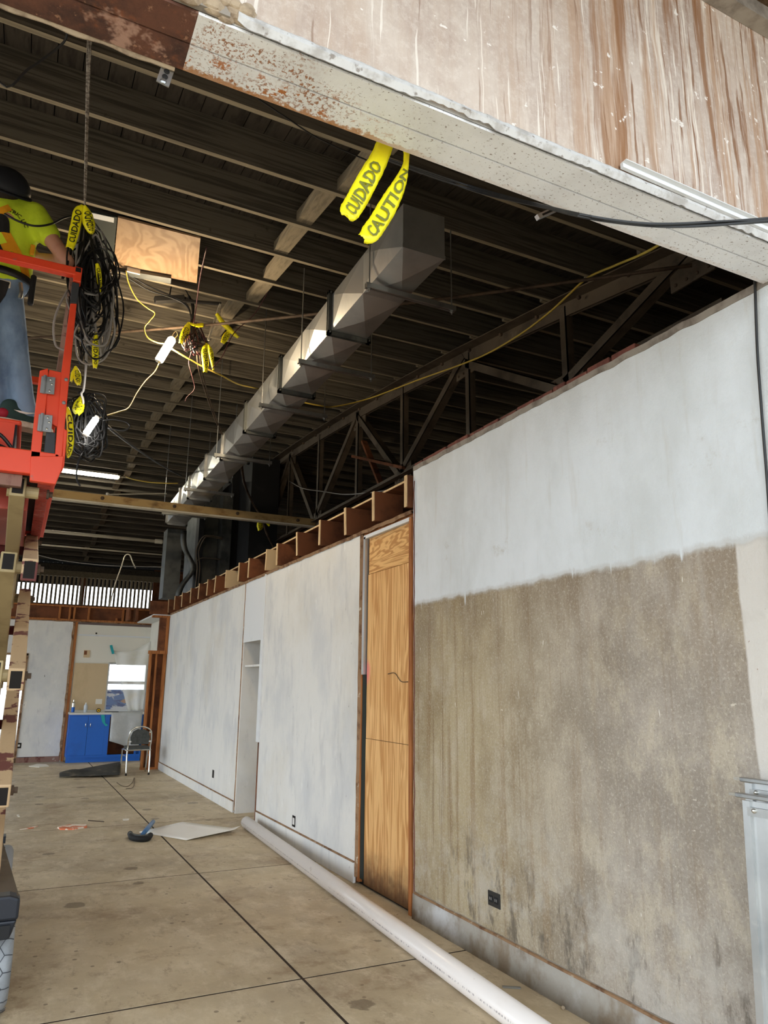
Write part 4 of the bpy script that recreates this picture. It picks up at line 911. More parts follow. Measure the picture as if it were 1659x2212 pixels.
# platform
ZP = 2.54
MB().box((XL,YA,ZP), (XR,YA+.05,ZP+.125)).build('toe_board', M['orange'], sl, bev=.006)
MB().box((XR-.04,YA+.05,ZP), (XR,YB,ZP+.10)).build('toe_board', M['orange'], sl, bev=.006)
MB().box((XL,YA+.05,ZP), (XL+.04,YB,ZP+.125)).build('toe_board', M['orange'], sl); MB().box((XL,YB,ZP), (XR,YB+.05,ZP+.125)).build('toe_board', M['orange'], sl)
MB().box((XL+.04,YA+.05,ZP+.03), (XR-.04,YB,ZP+.05)).build('deck', M['darkgrey'], sl)
MB().box((XL+.1,YA+.35,ZP-.12), (-.02,YB-.1,ZP+.03)).build('under_tray', M['pinkred'], sl, bev=.01)
MB().box((-.62,YA+.05,ZP-.06), (-.06,YA+.12,ZP)).build('arm_bracket', M['redbase'], sl)
for s in range(46):                                     # ribbed edge rail under the deck
    y = YA+.08+s*.036; MB().box((.015,y,ZP-.034), (.075,y+.018,ZP-.002)).build('rib', M['pinkred'], sl)
MB().box((.02,YA+.06,ZP-.02), (.07,YB,ZP)).build('edge_rail', M['pinkred'], sl)
# guard rails: front end, right side, back
ZR = 3.715
MB().bar((XL,YA+.02,ZR), (XR-.02,YA+.02,ZR), .05,.05).build('top_rail', M['orange'], sl, bev=.006)
MB().bar((XR-.03,YA+.03,ZR-.03), (XR-.03,YB,ZR-.03), .045,.05).build('top_rail', M['redbase'], sl, bev=.005)
MB().bar((XL+.02,YA+.03,ZR), (XL+.02,YB,ZR), .045,.05).build('top_rail', M['orange'], sl)
MB().bar((XL,YB,ZR), (XR-.02,YB,ZR), .045,.045).build('top_rail', M['orange'], sl)
MB().box((XR-.036,YA-.004,ZR-.06), (XR+.004,YA+.05,ZR+.03)).build('rail_socket', M['orange'], sl, bev=.004)
MB().box((XR-.03,YA-.006,ZR-.002), (XR-.002,YA-.003,ZR+.024)).build('socket_opening', M['holeblack'], sl)
def pole(pts, w, d, mt, name='post', y=YA): return MB().prism([aY(px,py,y) for px, py in pts], (0,d,0)).build(name, M[mt], sl, bev=.004)
pole([(152,655),(166,655),(150,815),(134,985),(128,1000),(118,990),(133,800)], .05, .045, 'orange')
pole([(156,608),(172,612),(167,656),(152,654)], .05, .05, 'darkgrey', 'rubber_pad', YA-.004)
pole([(86,800),(104,795),(104,830),(86,1000),(64,1000),(74,900)], .05, .03, 'orange', 'hinged_post')
pole([(106,798),(137,805),(134,870),(140,920),(137,990),(130,1003),(128,925),(112,915),(98,925),(100,830)], .05, .03, 'orange', 'corner_plate', YA+.012)
pole([(66,985),(138,985),(134,1012),(120,1046),(98,1043),(64,1038)], .05, .04, 'orange', 'corner_plate', YA-.006)
pole([(100,930),(120,935),(118,1003),(92,1000)], .05, .06, 'darkgrey', 'rubber_block', YA+.002)
pole([(138,925),(146,930),(139,1005),(133,1020)], .05, .05, 'orange', 'corner_flare')
for (px, py) in ((103,832),(97,914)):
    h = MB().prism([aY(px-13,py-20,YA-.012),aY(px+17,py-17,YA-.012),aY(px+14,py+20,YA-.012),aY(px-17,py+16,YA-.012)], (0,.008,0)).build('hinge', M['hinge'], sl, bev=.002)
    MB().tube([aY(px-5,py-21,YA-.014), aY(px-9,py+18,YA-.014)], .008, 8).build('hinge_barrel', M['hinge'], h)
    for q in ((6,-12),(4,12),(9,-2)): c = aY(px+q[0],py+q[1],YA-.014); MB().sphere(c, .006, 8, 5, (1,.4,1)).build('screw', M['chrome'], h)
for (px, py) in ((143,820),(138,870)): MB().sphere(aY(px,py,YA-.004), .010, 8, 5, (1,.5,1)).build('bolt', M['hinge'], sl)
MB().bar((XL+.05,YA+.03,3.14), (-.14,YA+.03,3.14), .04,.04).build('mid_rail', M['orange'], sl) if False else None
MB().tube([(XL+.02,YA+.03,ZP+.1), (XL+.02,YA+.03,ZR)], .022, 8).build('post', M['orange'], sl); MB().tube([(XL+.02,YB,ZP+.1), (XL+.02,YB,ZR)], .022, 8).build('post', M['orange'], sl); MB().tube([(XR-.03,YB,ZP+.1), (XR-.03,YB,ZR-.05)], .022, 8).build('post', M['orange'], sl)
# raised orange step inside the platform, where the worker stands
stp = aY(40,925,4.42).z-.004
MB().box((-.80,4.26,stp-.03), (-.10,4.75,stp)).build('step_deck', M['orange'], sl, bev=.01)
MB().box((-.80,4.24,stp-.22), (-.13,4.27,stp-.03)).build('step_front', M['orange'], sl)
for x in (-.78,-.16): MB().box((x,4.26,ZP+.05), (x+.04,4.70,stp-.03)).build('step_leg', M['navyblack'], sl)
bg_ = thing('tool_bag', (-.32,4.15,ZP+.05), 'black tool bag on the lift platform under the step', 'bag')
MB().sphere((-.30,4.15,ZP+.115), .105, 16, 10, (1.9,.7,.75)).build('body', M['rubber'], bg_, sm=True)
MB().tube(smooth([(-.42,4.12,ZP+.17),(-.32,4.10,ZP+.225),(-.2,4.10,ZP+.22),(-.12,4.12,ZP+.15)],6), .01, 8).build('strap', M['cable'], bg_, sm=True)

# ------------------------------------------------------------------ worker on the lift
def blob(name, caps, mt, parent=None, vox=.014, sm=6):
    m = MB()
    for c in caps:
        a, ra, b, rb = Vector(c[0]), c[1], Vector(c[2]), c[3]; flat = c[4] if len(c) > 4 else 1.0
        n = max(2, int((b-a).length/.03)); 
        for i in range(n+1):
            t = i/n; m.sphere(a.lerp(b,t), ra+(rb-ra)*t, 12, 8, (1,flat,1))
    o = m.build(name, mt, parent, sm=True)
    r = o.modifiers.new('skin', 'REMESH'); r.mode = 'VOXEL'; r.voxel_size = vox; r.use_smooth_shade = True
    s_ = o.modifiers.new('soften', 'SMOOTH'); s_.iterations = sm; s_.factor = .5
    return o
def w(px, py, y=4.45): return aY(px, py, y)
pe = thing('person', (w(20,905).x,4.42,stp), 'person in a yellow work shirt and jeans standing on the orange lift, seen from behind', 'person')
hd, nk = w(12,412,4.40), w(22,440,4.42)
eR, hR = w(146,566,4.28), w(84,556,4.62)
shR, shL = w(74,466,4.42), w(-50,448,4.46)
eL, hL = w(-95,540,4.55), w(-60,470,4.75)
caps = [(hd+Vector((0,0,-.02)),.085,hd+Vector((0,.02,.05)),.092),(hd+Vector((0,.03,-.06)),.06,hd+Vector((0,.05,-.02)),.07),(nk,.058,hd,.056),(nk+Vector((0,0,-.14)),.11,nk,.06),
        (shR,.055,eR,.043),(eR,.042,hR,.030),(shL,.055,eL,.043),(eL,.042,hL,.030),
        (w(8,600),.14,nk+Vector((0,0,-.12)),.12,.7)]
for hh, dr in ((hR, Vector((-.9,-.1,.2))), (hL, Vector((.3,.2,.9)))):      # palms and fingers, lightly curled
    dr.normalize(); sd = dr.cross(Vector((0,1,0))).normalized(); cu = dr.cross(sd).normalized()
    caps.append((hh,.030,hh+dr*.075,.034,.75))
    for k, L in enumerate((.070,.080,.075,.058)):
        r0 = hh+dr*.085+sd*(-.030+.020*k); m1 = r0+dr*L*.5+cu*.006; e1 = m1+dr*L*.35+cu*.035
        caps.append((r0,.0095,m1,.009)); caps.append((m1,.009,e1,.008))
    t0 = hh+dr*.03-sd*.032; t1 = t0+dr*.035-sd*.028; t2 = t1+dr*.032+cu*.01; caps.append((t0,.013,t1,.011)); caps.append((t1,.011,t2,.009))
body = blob('body', caps, M['skin'], pe, .011, 4)
ear = MB().sphere(hd+Vector((.092,.0,-.01)), .028, 10, 8, (.4,.7,1.1)).build('ear', M['skin'], pe, sm=True)
MB().sphere(hd+Vector((0,-.035,-.02)), .088, 14, 10, (1,.8,.9)).build('hair', M['hair'], pe, sm=True)
hc = hd+Vector((.005,-.03,.02)); HT = Matrix.Rotation(math.radians(38), 3, 'X') @ Matrix.Rotation(math.radians(8), 3, 'Y')
def hp(r, u, z): return hc+HT @ Vector((.132*r*math.cos(u),.155*r*math.sin(u),z))
us = [k*math.pi/12 for k in range(25)]
MB().grid([[hp(math.cos(i/8*math.pi/2), u, .118*math.sin(i/8*math.pi/2)-.02) for u in us] for i in range(9)]).build('hard_hat', M['hat'], pe, sm=True, thick=.006)
MB().grid([[hp(1.0, u, -.02) for u in us], [hp(1.13, u, -.032) for u in us]]).build('hat_brim', M['hat'], pe, sm=True, thick=.006)
# shirt with sleeves
sR2 = shR.lerp(eR,.42); sL2 = shL.lerp(eL,.42)
shirt = blob('shirt', [(w(8,592),.155,w(10,545),.165,.78),(w(10,545),.165,w(12,485),.18,.78),(w(12,485),.165,w(18,452),.13,.8),(shR+Vector((-.02,0,0)),.085,w(18,450),.10,.8),(shL+Vector((.02,0,0)),.085,w(18,450),.10,.8),(shR,.082,sR2,.072),(shL,.082,sL2,.072),(w(20,450),.075,w(24,436),.066)], M['hivis'], pe, .016, 5)
# jeans
jeans = blob('jeans', [(w(-22,604),.125,w(16,606),.125,.85),(w(10,625),.10,w(33,750,4.44),.074),(w(33,750,4.44),.072,w(50,866,4.42),.062),(w(50,866,4.42),.064,w(52,884,4.42),.068),(w(-24,618),.108,w(-22,750,4.44),.082),(w(-22,750,4.44),.082,w(-14,878,4.46),.072)], M['jeans'], pe, .014, 5)
bm_ = MB(); bl_ = [w(0,600)+Vector((.175*math.cos(t),.145*math.sin(t),-.02)) for t in [k*math.pi/14 for k in range(29)]]
bm_.grid([[p+Vector((0,0,-.022)) for p in bl_], [p+Vector((0,0,.022)) for p in bl_]]).build('belt', M['cable'], pe, sm=True, thick=.008)
MB().box(tuple(w(68,625,4.36)+Vector((-.012,-.02,-.10))), tuple(w(68,625,4.36)+Vector((.020,.02,.09)))).build('lanyard_pack', M['rubber'], pe, bev=.012)
MB().box(tuple(w(6,612,4.28)+Vector((-.04,-.01,-.02))), tuple(w(6,612,4.28)+Vector((.04,.01,.02)))).build('phone', M['pipewhite'], pe, bev=.006)
MB().tube(smooth([w(44,612,4.34),w(46,630,4.33),w(43,645,4.33)],4), .012, 6).build('key_ring', M['chrome'], pe)
MB().prism([w(-20,600,4.28),w(22,612,4.28),w(12,640,4.28),w(-8,668,4.28),w(-30,672,4.28)], (0,-.015,0)).build('tool_pouch', M['rubber'], pe, bev=.006)
# harness webbing laid over the shirt
def strap(name, pts, wd, mt, tgt, off):
    P = smooth(pts, 6); rows = [[], [], []]
    for i, p in enumerate(P):
        d = (P[min(i+1,len(P)-1)]-P[max(i-1,0)]).normalized(); s_ = d.cross(Vector((0,1,0))).normalized()*wd/2
        rows[0].append(p-s_); rows[1].append(p); rows[2].append(p+s_)
    o = MB().grid(rows).build(name, M[mt], pe)
    q = o.modifiers.new('wrap', 'SHRINKWRAP'); q.target = tgt; q.wrap_method = 'PROJECT'; q.use_project_y = True; q.use_positive_direction = True; q.use_negative_direction = True; q.offset = off
    q.use_project_x = False; q.use_project_z = False
    so = o.modifiers.new('thickness', 'SOLIDIFY'); so.thickness = .003; so.offset = 1
    return o
y0 = 4.20
strap('harness_strap', [w(-6,425,y0),w(0,440,y0),w(6,465,y0),w(26,500,y0),w(48,535,y0),w(58,562,y0)], .045, 'harness', shirt, .006)
strap('harness_strap', [w(-20,440,y0),w(0,432,y0),w(22,424,y0)], .04, 'harness', shirt, .009)
strap('harness_strap', [w(-20,520,y0),w(5,512,y0),w(32,507,y0)], .05, 'harness', shirt, .009)
strap('harness_pad', [w(-10,448,y0),w(6,452,y0),w(8,478,y0)], .06, 'rubber', shirt, .011)
strap('harness_buckle', [w(-6,514,y0),w(4,512,y0)], .05, 'rubber', shirt, .013)
MB().box(tuple(w(70,540,4.36)+Vector((-.012,-.012,-.03))), tuple(w(70,540,4.36)+Vector((.012,.012,.03)))).build('side_clip', M['harness'], pe, bev=.004)
# shoe
def shoe(c, ang, first):
    m = MB(); P = []; rot = Matrix.Rotation(ang, 3, 'Z')
    def q(x, y, z): return c+rot @ Vector((x,y,z))
    sh = blob('shoe', [(q(-.02,0,.06),.05,q(.02,0,.075),.052),(q(.02,0,.055),.048,q(.13,0,.040),.040),(q(.13,0,.04),.04,q(.18,0,.032),.032),(q(-.03,0,.09),.045,q(-.02,0,.11),.05)], M['shoe'], pe, .010, 4)
    prof = [(-.085,0),(-.08,.035),(-.03,.046),(.06,.05),(.14,.05),(.20,.035),(.225,0),(.20,-.035),(.14,-.05),(.06,-.05),(-.03,-.046),(-.08,-.035)]
    MB().prism([q(a,b,0) for a,b in prof], (0,0,.034)).build('sole', M['sole'], sh, bev=.006)
    MB().sphere(q(-.055,-.02,.06), .034, 10, 7, (1,1,.9)).build('heel_panel', M['shoered'], sh, sm=True)
    if first:
        s0 = [(-.01,-.056,.082),(.02,-.058,.072),(.055,-.056,.072),(.105,-.052,.092),(.06,-.058,.083),(.03,-.060,.082)]
        MB().prism([q(*p) for p in s0], rot @ Vector((0,-.004,0))).build('curved_mark', M['outletwhite'], sh)
fr = w(46,922,4.40); fr.z = stp
shoe(fr+Vector((-.05,0,0)), .25, True); fl_ = w(-14,915,4.46); fl_.z = stp; shoe(fl_+Vector((-.06,0,0)), 2.4, False)
# ------------------------------------------------------------------ lettering as real geometry
def letters(txt):
    c = bpy.data.curves.new('lettering', 'FONT'); c.body = txt; c.align_x = 'CENTER'; c.align_y = 'CENTER'; c.resolution_u = 2; c.offset = .022
    o = bpy.data.objects.new('lettering', c); COL.objects.link(o)
    me = o.to_mesh(); v = [tuple(p.co) for p in me.vertices]; f = [tuple(p.vertices) for p in me.polygons]
    o.to_mesh_clear(); bpy.data.objects.remove(o); bpy.data.curves.remove(c)
    xs = [p[0] for p in v]; ys = [p[1] for p in v]; cx, cy = (min(xs)+max(xs))/2, (min(ys)+max(ys))/2; sx, sy = (max(xs)-min(xs)) or 1, (max(ys)-min(ys)) or 1
    return [((p[0]-cx)/sx, (p[1]-cy)/sy) for p in v], f
LT = {t: letters(t) for t in ('CAUTION', 'CUIDADO', 'TRIC, LLC', 'UST')}
# shirt print
def shirt_print(txt, pts, h, name):
    P = smooth(pts, 8); v, f = LT[txt]; out = []
    for a, b in v:
        t = (a+.5)*(len(P)-1); i = min(int(t), len(P)-2); p = P[i].lerp(P[i+1], t-i); d = (P[i+1]-P[i]).normalized(); n_ = d.cross(Vector((0,-1,0))).normalized()
        if n_.z < 0: n_ = -n_
        out.append(p+n_*b*h)
    o = MB().add(out, f).build(name, M['ink'], shirt)
    q = o.modifiers.new('wrap', 'SHRINKWRAP'); q.target = shirt; q.wrap_method = 'PROJECT'; q.use_project_y = True; q.use_project_x = False; q.use_project_z = False; q.use_positive_direction = True; q.use_negative_direction = True; q.offset = .004
    o['label'] = 'dark lettering printed on the shirt back'
shirt_print('TRIC, LLC', [w(19,429,4.2),w(38,438,4.2),w(50,449,4.2),w(58,462,4.2)], .030, 'shirt_lettering')
shirt_print('UST', [w(24,519,4.2),w(36,518,4.2)], .024, 'shirt_lettering')

# ------------------------------------------------------------------ caution tape
def tape(label, pts, y, txt=None, tw=.6, bulge=.02, flip=False, ink='ink'):
    """pts: (px, py, half width px) in the plane y; a thin film that cups towards the viewer"""
    C_ = [aY(p[0], p[1], y if not isinstance(y, list) else y[i]) for i, p in enumerate(pts)]; k = [(aY(p[0]+p[2], p[1], y if not isinstance(y, list) else y[i])-C_[i]).length for i, p in enumerate(pts)]
    S = smooth(C_, 8); K = [v.x for v in smooth([(a,0,0) for a in k], 8)]
    rows = []; N = 7; fr_ = []
    for i, p in enumerate(S):
        d = (S[min(i+1,len(S)-1)]-S[max(i-1,0)]).normalized(); s_ = Vector((0,1,0)).cross(d).normalized(); s_ = -s_ if s_.x < 0 else s_
        n_ = d.cross(s_).normalized(); n_ = -n_ if n_.y > 0 else n_
        fr_.append((p, s_, n_, K[i])); hw = K[i]*(1+.06*mnoise.noise(Vector((i*.7,p.x*5,p.z*5))))
        end = i >= len(S)-2
        rows.append([p+s_*hw*(2*j/(N-1)-1)+n_*(bulge*(1-(2*j/(N-1)-1)**2)+.004*mnoise.noise(Vector((i*.5,j*.9,p.x*9))))+(d*random.uniform(-.012,.012)*min(1,K[i]*20) if end else Vector()) for j in range(N)])
    o = MB().grid(rows).build('caution_tape', M['yellow'], sm=True, thick=.0012); tag(o, label, 'tape', 'yellow caution tapes')
    if txt:
        v, f = LT[txt]; out = []
        for a, b in v:
            if flip: a, b = -a, -b
            t = (.54+a*tw)*(len(S)-1); i = max(0, min(int(t), len(S)-2)); u = t-i
            p0, s0, n0, h0 = fr_[i]; p1, s1, n1, h1 = fr_[i+1]; p = p0.lerp(p1,u); s_ = s0.lerp(s1,u); n_ = n0.lerp(n1,u); hh = h0+(h1-h0)*u; c_ = b*1.3
            out.append(p+s_*hh*c_+n_*(bulge*(1-c_*c_)+.006))
        MB().add(out, f).build('lettering', M[ink], o)
    return o
tape('wide yellow caution tape strip hanging from the lintel, the left one', [(836,300,15),(818,345,17),(796,385,19),(772,430,20),(752,462,18),(746,472,8)], 1.80, 'CUIDADO', .55, .012, True, 'inkolive')
tape('yellow caution tape strip hanging from the lintel, the right one', [(878,322,6),(876,358,6),(864,395,12),(842,438,17),(816,482,18),(796,508,17),(780,516,9)], 1.80, 'CAUTION', .62, .012, True, 'inkolive')
tape('long yellow tape strip tied to the wire rope above the cable bundle', [(180,446,7),(170,458,11),(163,488,11),(156,518,10),(150,538,8)], 4.20, 'CUIDADO', .6, .012, True)
tape('leaf-shaped yellow tape strip tied to the wire rope beside the long strip', [(183,447,5),(188,462,11),(192,482,13),(196,500,8),(197,507,1)], 4.19, 'CUIDADO', .6, .02, True)
tape('narrow yellow tape strip halfway down the big cable bundle', [(210,570,4),(213,590,6),(215,612,5),(216,632,2)], 4.18, 'CUIDADO', .7, .008)
tape('yellow tape strip below the middle of the big cable bundle', [(208,720,3),(206,745,7),(206,775,7),(205,796,4)], 4.18, 'CUIDADO', .7, .010)
tape('small yellow tape bow at the foot of the big cable bundle', [(163,792,3),(166,806,8),(168,822,8),(170,833,3)], 4.18, 'CUIDADO', .6, .012)
tape('torn yellow tape tail left of the small bow', [(163,793,2),(157,808,4),(153,826,2)], 4.19, None)
tape('crumpled yellow tape wad in the lower cable bundle', [(177,858,5),(172,872,11),(168,886,12),(166,896,5)], 4.95, 'CUIDADO', .5, .025)
tape('upright yellow tape strip beside the lift corner', [(143,880,6),(150,905,7),(152,950,8),(149,978,6),(146,990,2)], 4.10, 'CUIDADO', .7, .010)
tape('yellow tape strip behind the worker\'s leg', [(21,828,5),(19,845,9),(19,862,7),(17,888,3)], 4.75, 'CUIDADO', .55, .012)
tape('yellow tape strip just right of the bright work light', [(408,697,3),(402,714,8),(396,730,8),(389,742,3)], 6.95, 'CUIDADO', .6, .014)
tape('short yellow tape tail right of the bright work light', [(408,698,2),(424,703,4),(438,702,5)], 6.95, None)
tape('upright yellow tape strip under the small wire knot', [(446,742,3),(442,760,7),(444,785,7),(443,805,4)], 6.95, 'CUIDADO', .6, .014)
tape('thin folded yellow tape strip beside the upright one', [(450,744,2),(455,760,5),(458,780,4),(461,800,2)], 6.97, 'CUIDADO', .6, .01)
tape('yellow tape strip slanting across the black bracket', [(468,678,4),(480,696,6),(496,712,6),(515,730,3)], 6.96, None)
tape('short yellow tape end hanging from the slanting strip', [(495,714,3),(488,727,7),(480,742,4)], 6.97, 'CUIDADO', .6, .01)
tape('small yellow tape leaf on wires in front of the furnace casing', [(569,1120,2),(562,1130,6),(561,1140,6),(558,1147,1)], 13.0, 'CUIDADO', .5, .03)
tape('tiny yellow tape end beside the leaf on the furnace wires', [(568,1120,2),(575,1126,4),(582,1136,2)], 13.0, None)

# ------------------------------------------------------------------ wires and cords
def wire(name, label, pts, r, mt, cat='cord', n=6):
    return tag(MB().tube(smooth(pts, n), r, 6).build(name, M[mt], sm=True), label, cat)
# wire rope down to the big bundle
rp = MB()
for k in range(3):
    a, b = Vector((-.02,3.72,5.20)), aY(183,450,4.22)
    rp.tube(smooth([a+Vector((.01*k,0,0)), aY(189,100+4*k,3.78)+Vector((.008*k,0,0)), aY(186+2*k,260,4.0), aY(183+1.5*k,390,4.16), b], 6), .005, 5)
tag(rp.build('hanging_rope', M['rope']), 'grey twisted wire rope dropping from the roof to the cable bundle', 'rope')
def bundle(label, cx, cy, y, n, W_, T_, B_, rng, mats=('cable','cable','cable','cable','greycable'), r=.005, seed=1, top=None):
    R_ = random.Random(seed); root = thing('cable_bundle', aY(cx,cy,y), label, 'cables')
    bag = {}
    for k in range(n):
        x0 = cx+R_.uniform(-rng,rng); w_ = R_.uniform(*W_); t_ = R_.uniform(*T_); b_ = R_.uniform(*B_); d0 = R_.uniform(-.12,.12); lean = R_.uniform(-18,18)
        ph = R_.uniform(0,6.28); P = []; m_ = 10; turns = R_.choice((10,10,7,13))
        if top: P.append(aY(top[0]+R_.uniform(-3,3), top[1], y))
        for i in range(turns+1):
            a = ph+2*math.pi*i/m_
            P.append(aY(x0+w_*math.cos(a)+lean*math.sin(a)*.5+R_.uniform(-7,7), (t_+b_)/2+(b_-t_)/2*math.sin(a)+R_.uniform(-11,11), y+d0+.07*math.cos(a+1)))
        mt = mats[k % len(mats)] if k % 9 != 5 else mats[-1]
        bag.setdefault(mt, MB()).tube(smooth(P, 4), r*(1.25 if mt == 'greycable' else 1), 5)
    for mt, m in bag.items():
        o = m.build('black_cables' if mt == 'cable' else ('grey_cables' if mt == 'greycable' else 'maroon_wires'), M[mt], root); o['kind'] = 'stuff'
    return root
bundle('big tangled hank of black and grey cables hanging beside the lift', 196, 640, 4.30, 52, (8,44), (480,600), (620,785), 24, seed=3, top=(186,455))
bundle('lower tangled hank of black cables around the white work light', 188, 930, 5.05, 26, (12,40), (850,905), (925,995), 18, mats=('cable','cable','cable','cable','cable'), seed=5, top=(180,848))
bundle('small dark knot of wires beside the bright work light', 420, 735, 7.05, 16, (6,18), (700,735), (735,765), 10, mats=('cable','maroonwire','cable','maroonwire','cable'), r=.006, seed=8, top=(415,690))
wire('grey_cable', 'grey cable loop on the left side of the big hank', [aY(150,620,4.2),aY(128,660,4.18),aY(116,700,4.18),aY(120,745,4.2),aY(140,757,4.2)], .006, 'greycable', 'cable')
wire('grey_cable', 'grey cable swinging from the plywood panel into the big hank', [aY(252,560,5.6),aY(228,580,5.0),aY(222,630,4.4),aY(195,670,4.2),aY(165,710,4.18),aY(150,760,4.2)], .006, 'greycable', 'cable')
wire('grey_cable', 'long grey cable loop on the right side of the big hank', [aY(232,630,4.25),aY(246,690,4.2),aY(246,730,4.2),aY(225,775,4.2),aY(190,787,4.2),aY(168,770,4.2),aY(162,720,4.2)], .006, 'greycable', 'cable')
wire('grey_cable', 'pale grey cable with a knot dropping to the lower hank', [aY(188,740,4.25),aY(186,790,4.4),aY(181,840,4.7),aY(176,850,4.8),aY(180,866,4.9),aY(178,880,5.0)], .007, 'greycable', 'cable')
wire('black_cable', 'black cable curving from the worker to the big hank', [aY(10,462,4.22),aY(40,478,4.2),aY(75,488,4.2),aY(110,484,4.25),aY(140,470,4.3),aY(165,466,4.3)], .006, 'cable', 'cable')
for k, (lb, dy) in enumerate((('upper black cable slung below the plywood panel', 0), ('lower black cable slung below the plywood panel', 8))):
    wire('black_cable', lb, [aY(215,600+dy,5.0),aY(245,585+dy,6.4),aY(275,592+dy,6.8),aY(320,618+dy,7.0),aY(372,640+dy*.5,7.1),aY(405,660+dy*.4,7.1),aY(416,700,7.05)], .008, 'cable', 'cable')
wire('black_cable', 'black cable arching over the power strip', [aY(366,640,7.2),aY(372,616,7.2),aY(388,614,7.2),aY(404,632,7.15),aY(414,660,7.1),aY(416,692,7.05)], .007, 'cable', 'cable')
wire('black_cable', 'thick black cable dropping to the small wire knot', [aY(408,640,7.15),aY(417,660,7.1),aY(416,690,7.05),aY(420,725,7.05)], .014, 'cable', 'cable')
bt = thing('black_bracket', aY(470,670,7.0), 'thin black hanger bracket under the joists near the slanting tape', 'bracket')
MB().bar(aY(395,650,7.1), aY(478,656,7.0), .03,.025).build('arm', M['outletblack'], bt); MB().bar(aY(476,656,7.0), aY(450,735,6.98), .02,.02).build('drop', M['pipewhite'], bt)
wire('yellow_cord', 'yellow cord from the plywood panel down to the bright work light', [aY(272,585,6.7),aY(278,612,6.8),aY(295,645,6.9),aY(318,665,6.95),aY(334,677,7.0),aY(322,694,7.0),aY(312,708,7.0),aY(318,728,7.0),aY(340,740,7.0),aY(368,744,7.0)], .006, 'yellowcord')
wire('yellow_cord', 'yellow cord from the bright work light down to the white one', [aY(345,780,7.0),aY(334,803,6.9),aY(315,822,6.7),aY(296,848,6.4),aY(278,880,6.0),aY(258,889,5.6),aY(232,897,5.3),aY(212,904,5.1)], .006, 'yellowcord')
wire('yellow_cord', 'yellow cord from the bright work light past the upright tape', [aY(368,752,7.0),aY(395,768,7.0),aY(425,785,7.0),aY(450,798,6.98),aY(480,812,7.0),aY(515,830,7.3),aY(560,840,7.8),aY(600,850,8.4)], .008, 'yellowcord')
wire('yellow_cord', 'long yellow cord running along the truss to the lintel', [aX(640,866,2.9),aX(690,876,3.2),aX(725,878,3.5),aX(800,860,4.0),aX(900,822,4.22),aX(1000,786,4.24),aX(1060,760,4.25),aX(1130,718,4.2),aX(1190,672,4.1),aX(1225,640,4.0),aX(1270,600,3.9),aX(1330,573,3.7),aX(1385,550,3.5),aX(1430,525,3.4),aX(1460,500,3.3)], .010, 'yellowcord')
wire('yellow_cord', 'yellow cord sagging from the strip light to the far duct', [aY(272,1030,13.5),aY(290,1036,13.0),aY(325,1042,12.8),aY(360,1044,12.6),aY(385,1044,12.6)], .010, 'yellowcord')
wire('maroon_wire', 'maroon wire slanting down past the plywood panel to the small knot', [aY(446,535,5.9),aY(432,600,6.5),aY(424,660,6.9),aY(418,700,7.0)], .006, 'maroonwire', 'wire')
wire('maroon_wire', 'pinkish wire running from the joists to the upright tape', [aY(582,625,6.6),aY(548,680,6.8),aY(505,720,6.9),aY(480,770,6.95),aY(458,796,6.96)], .005, 'maroonwire', 'wire')
wire('maroon_wire', 'loose maroon wire tails below the small knot', [aY(422,745,7.05),aY(408,780,7.0),aY(415,812,7.0),aY(420,840,7.0),aY(404,858,7.0),aY(400,868,7.0)], .005, 'maroonwire', 'wire')
for k, lb in enumerate(('left of the two brown wires from the small knot down to the duct', 'right of the two brown wires from the small knot down to the duct')):
    wire('brown_wire', lb, [aY(424+6*k,750,7.05),aY(430+6*k,800,7.3),aY(448+4*k,860,8.2),aY(468+3*k,915,9.0),aY(480+2*k,940,9.3)], .008, 'rod', 'wire')
wire('black_cable', 'straight black cable from the lower hank to the far duct', [aY(225,915,5.3),aY(262,945,6.6),aY(310,980,8.5),aY(360,1012,11),aY(392,1028,13)], .012, 'cable', 'cable')
wire('black_cable', 'thin black cable dangling below the lower hank', [aY(195,960,5.0),aY(174,985,4.9),aY(166,1015,4.9),aY(166,1035,4.9),aY(173,1050,4.9)], .006, 'cable', 'cable')
wire('black_cable', 'black cable loop right of the lower hank', [aY(222,908,5.0),aY(245,906,5.0),aY(272,912,5.0),aY(280,922,5.0),aY(265,930,5.0),aY(232,925,5.0)], .005, 'cable', 'cable')
wire('brown_wire', 'brown cable pair dropping in front of the black furnace casing', [aY(522,1000,9.5),aY(523,1015,10.5),aY(530,1050,12),aY(548,1090,13),aY(565,1118,13),aY(575,1150,13),aY(592,1185,13.2)], .022, 'rod', 'cable')
wire('grey_cable', 'pale cable slung across the truss bay', [aX(626,1040,4.40),aX(655,1055,4.40),aX(700,1062,4.40),aX(745,1068,4.40),aX(800,1064,4.40),aX(845,1058,4.41)], .010, 'greycable', 'cable')
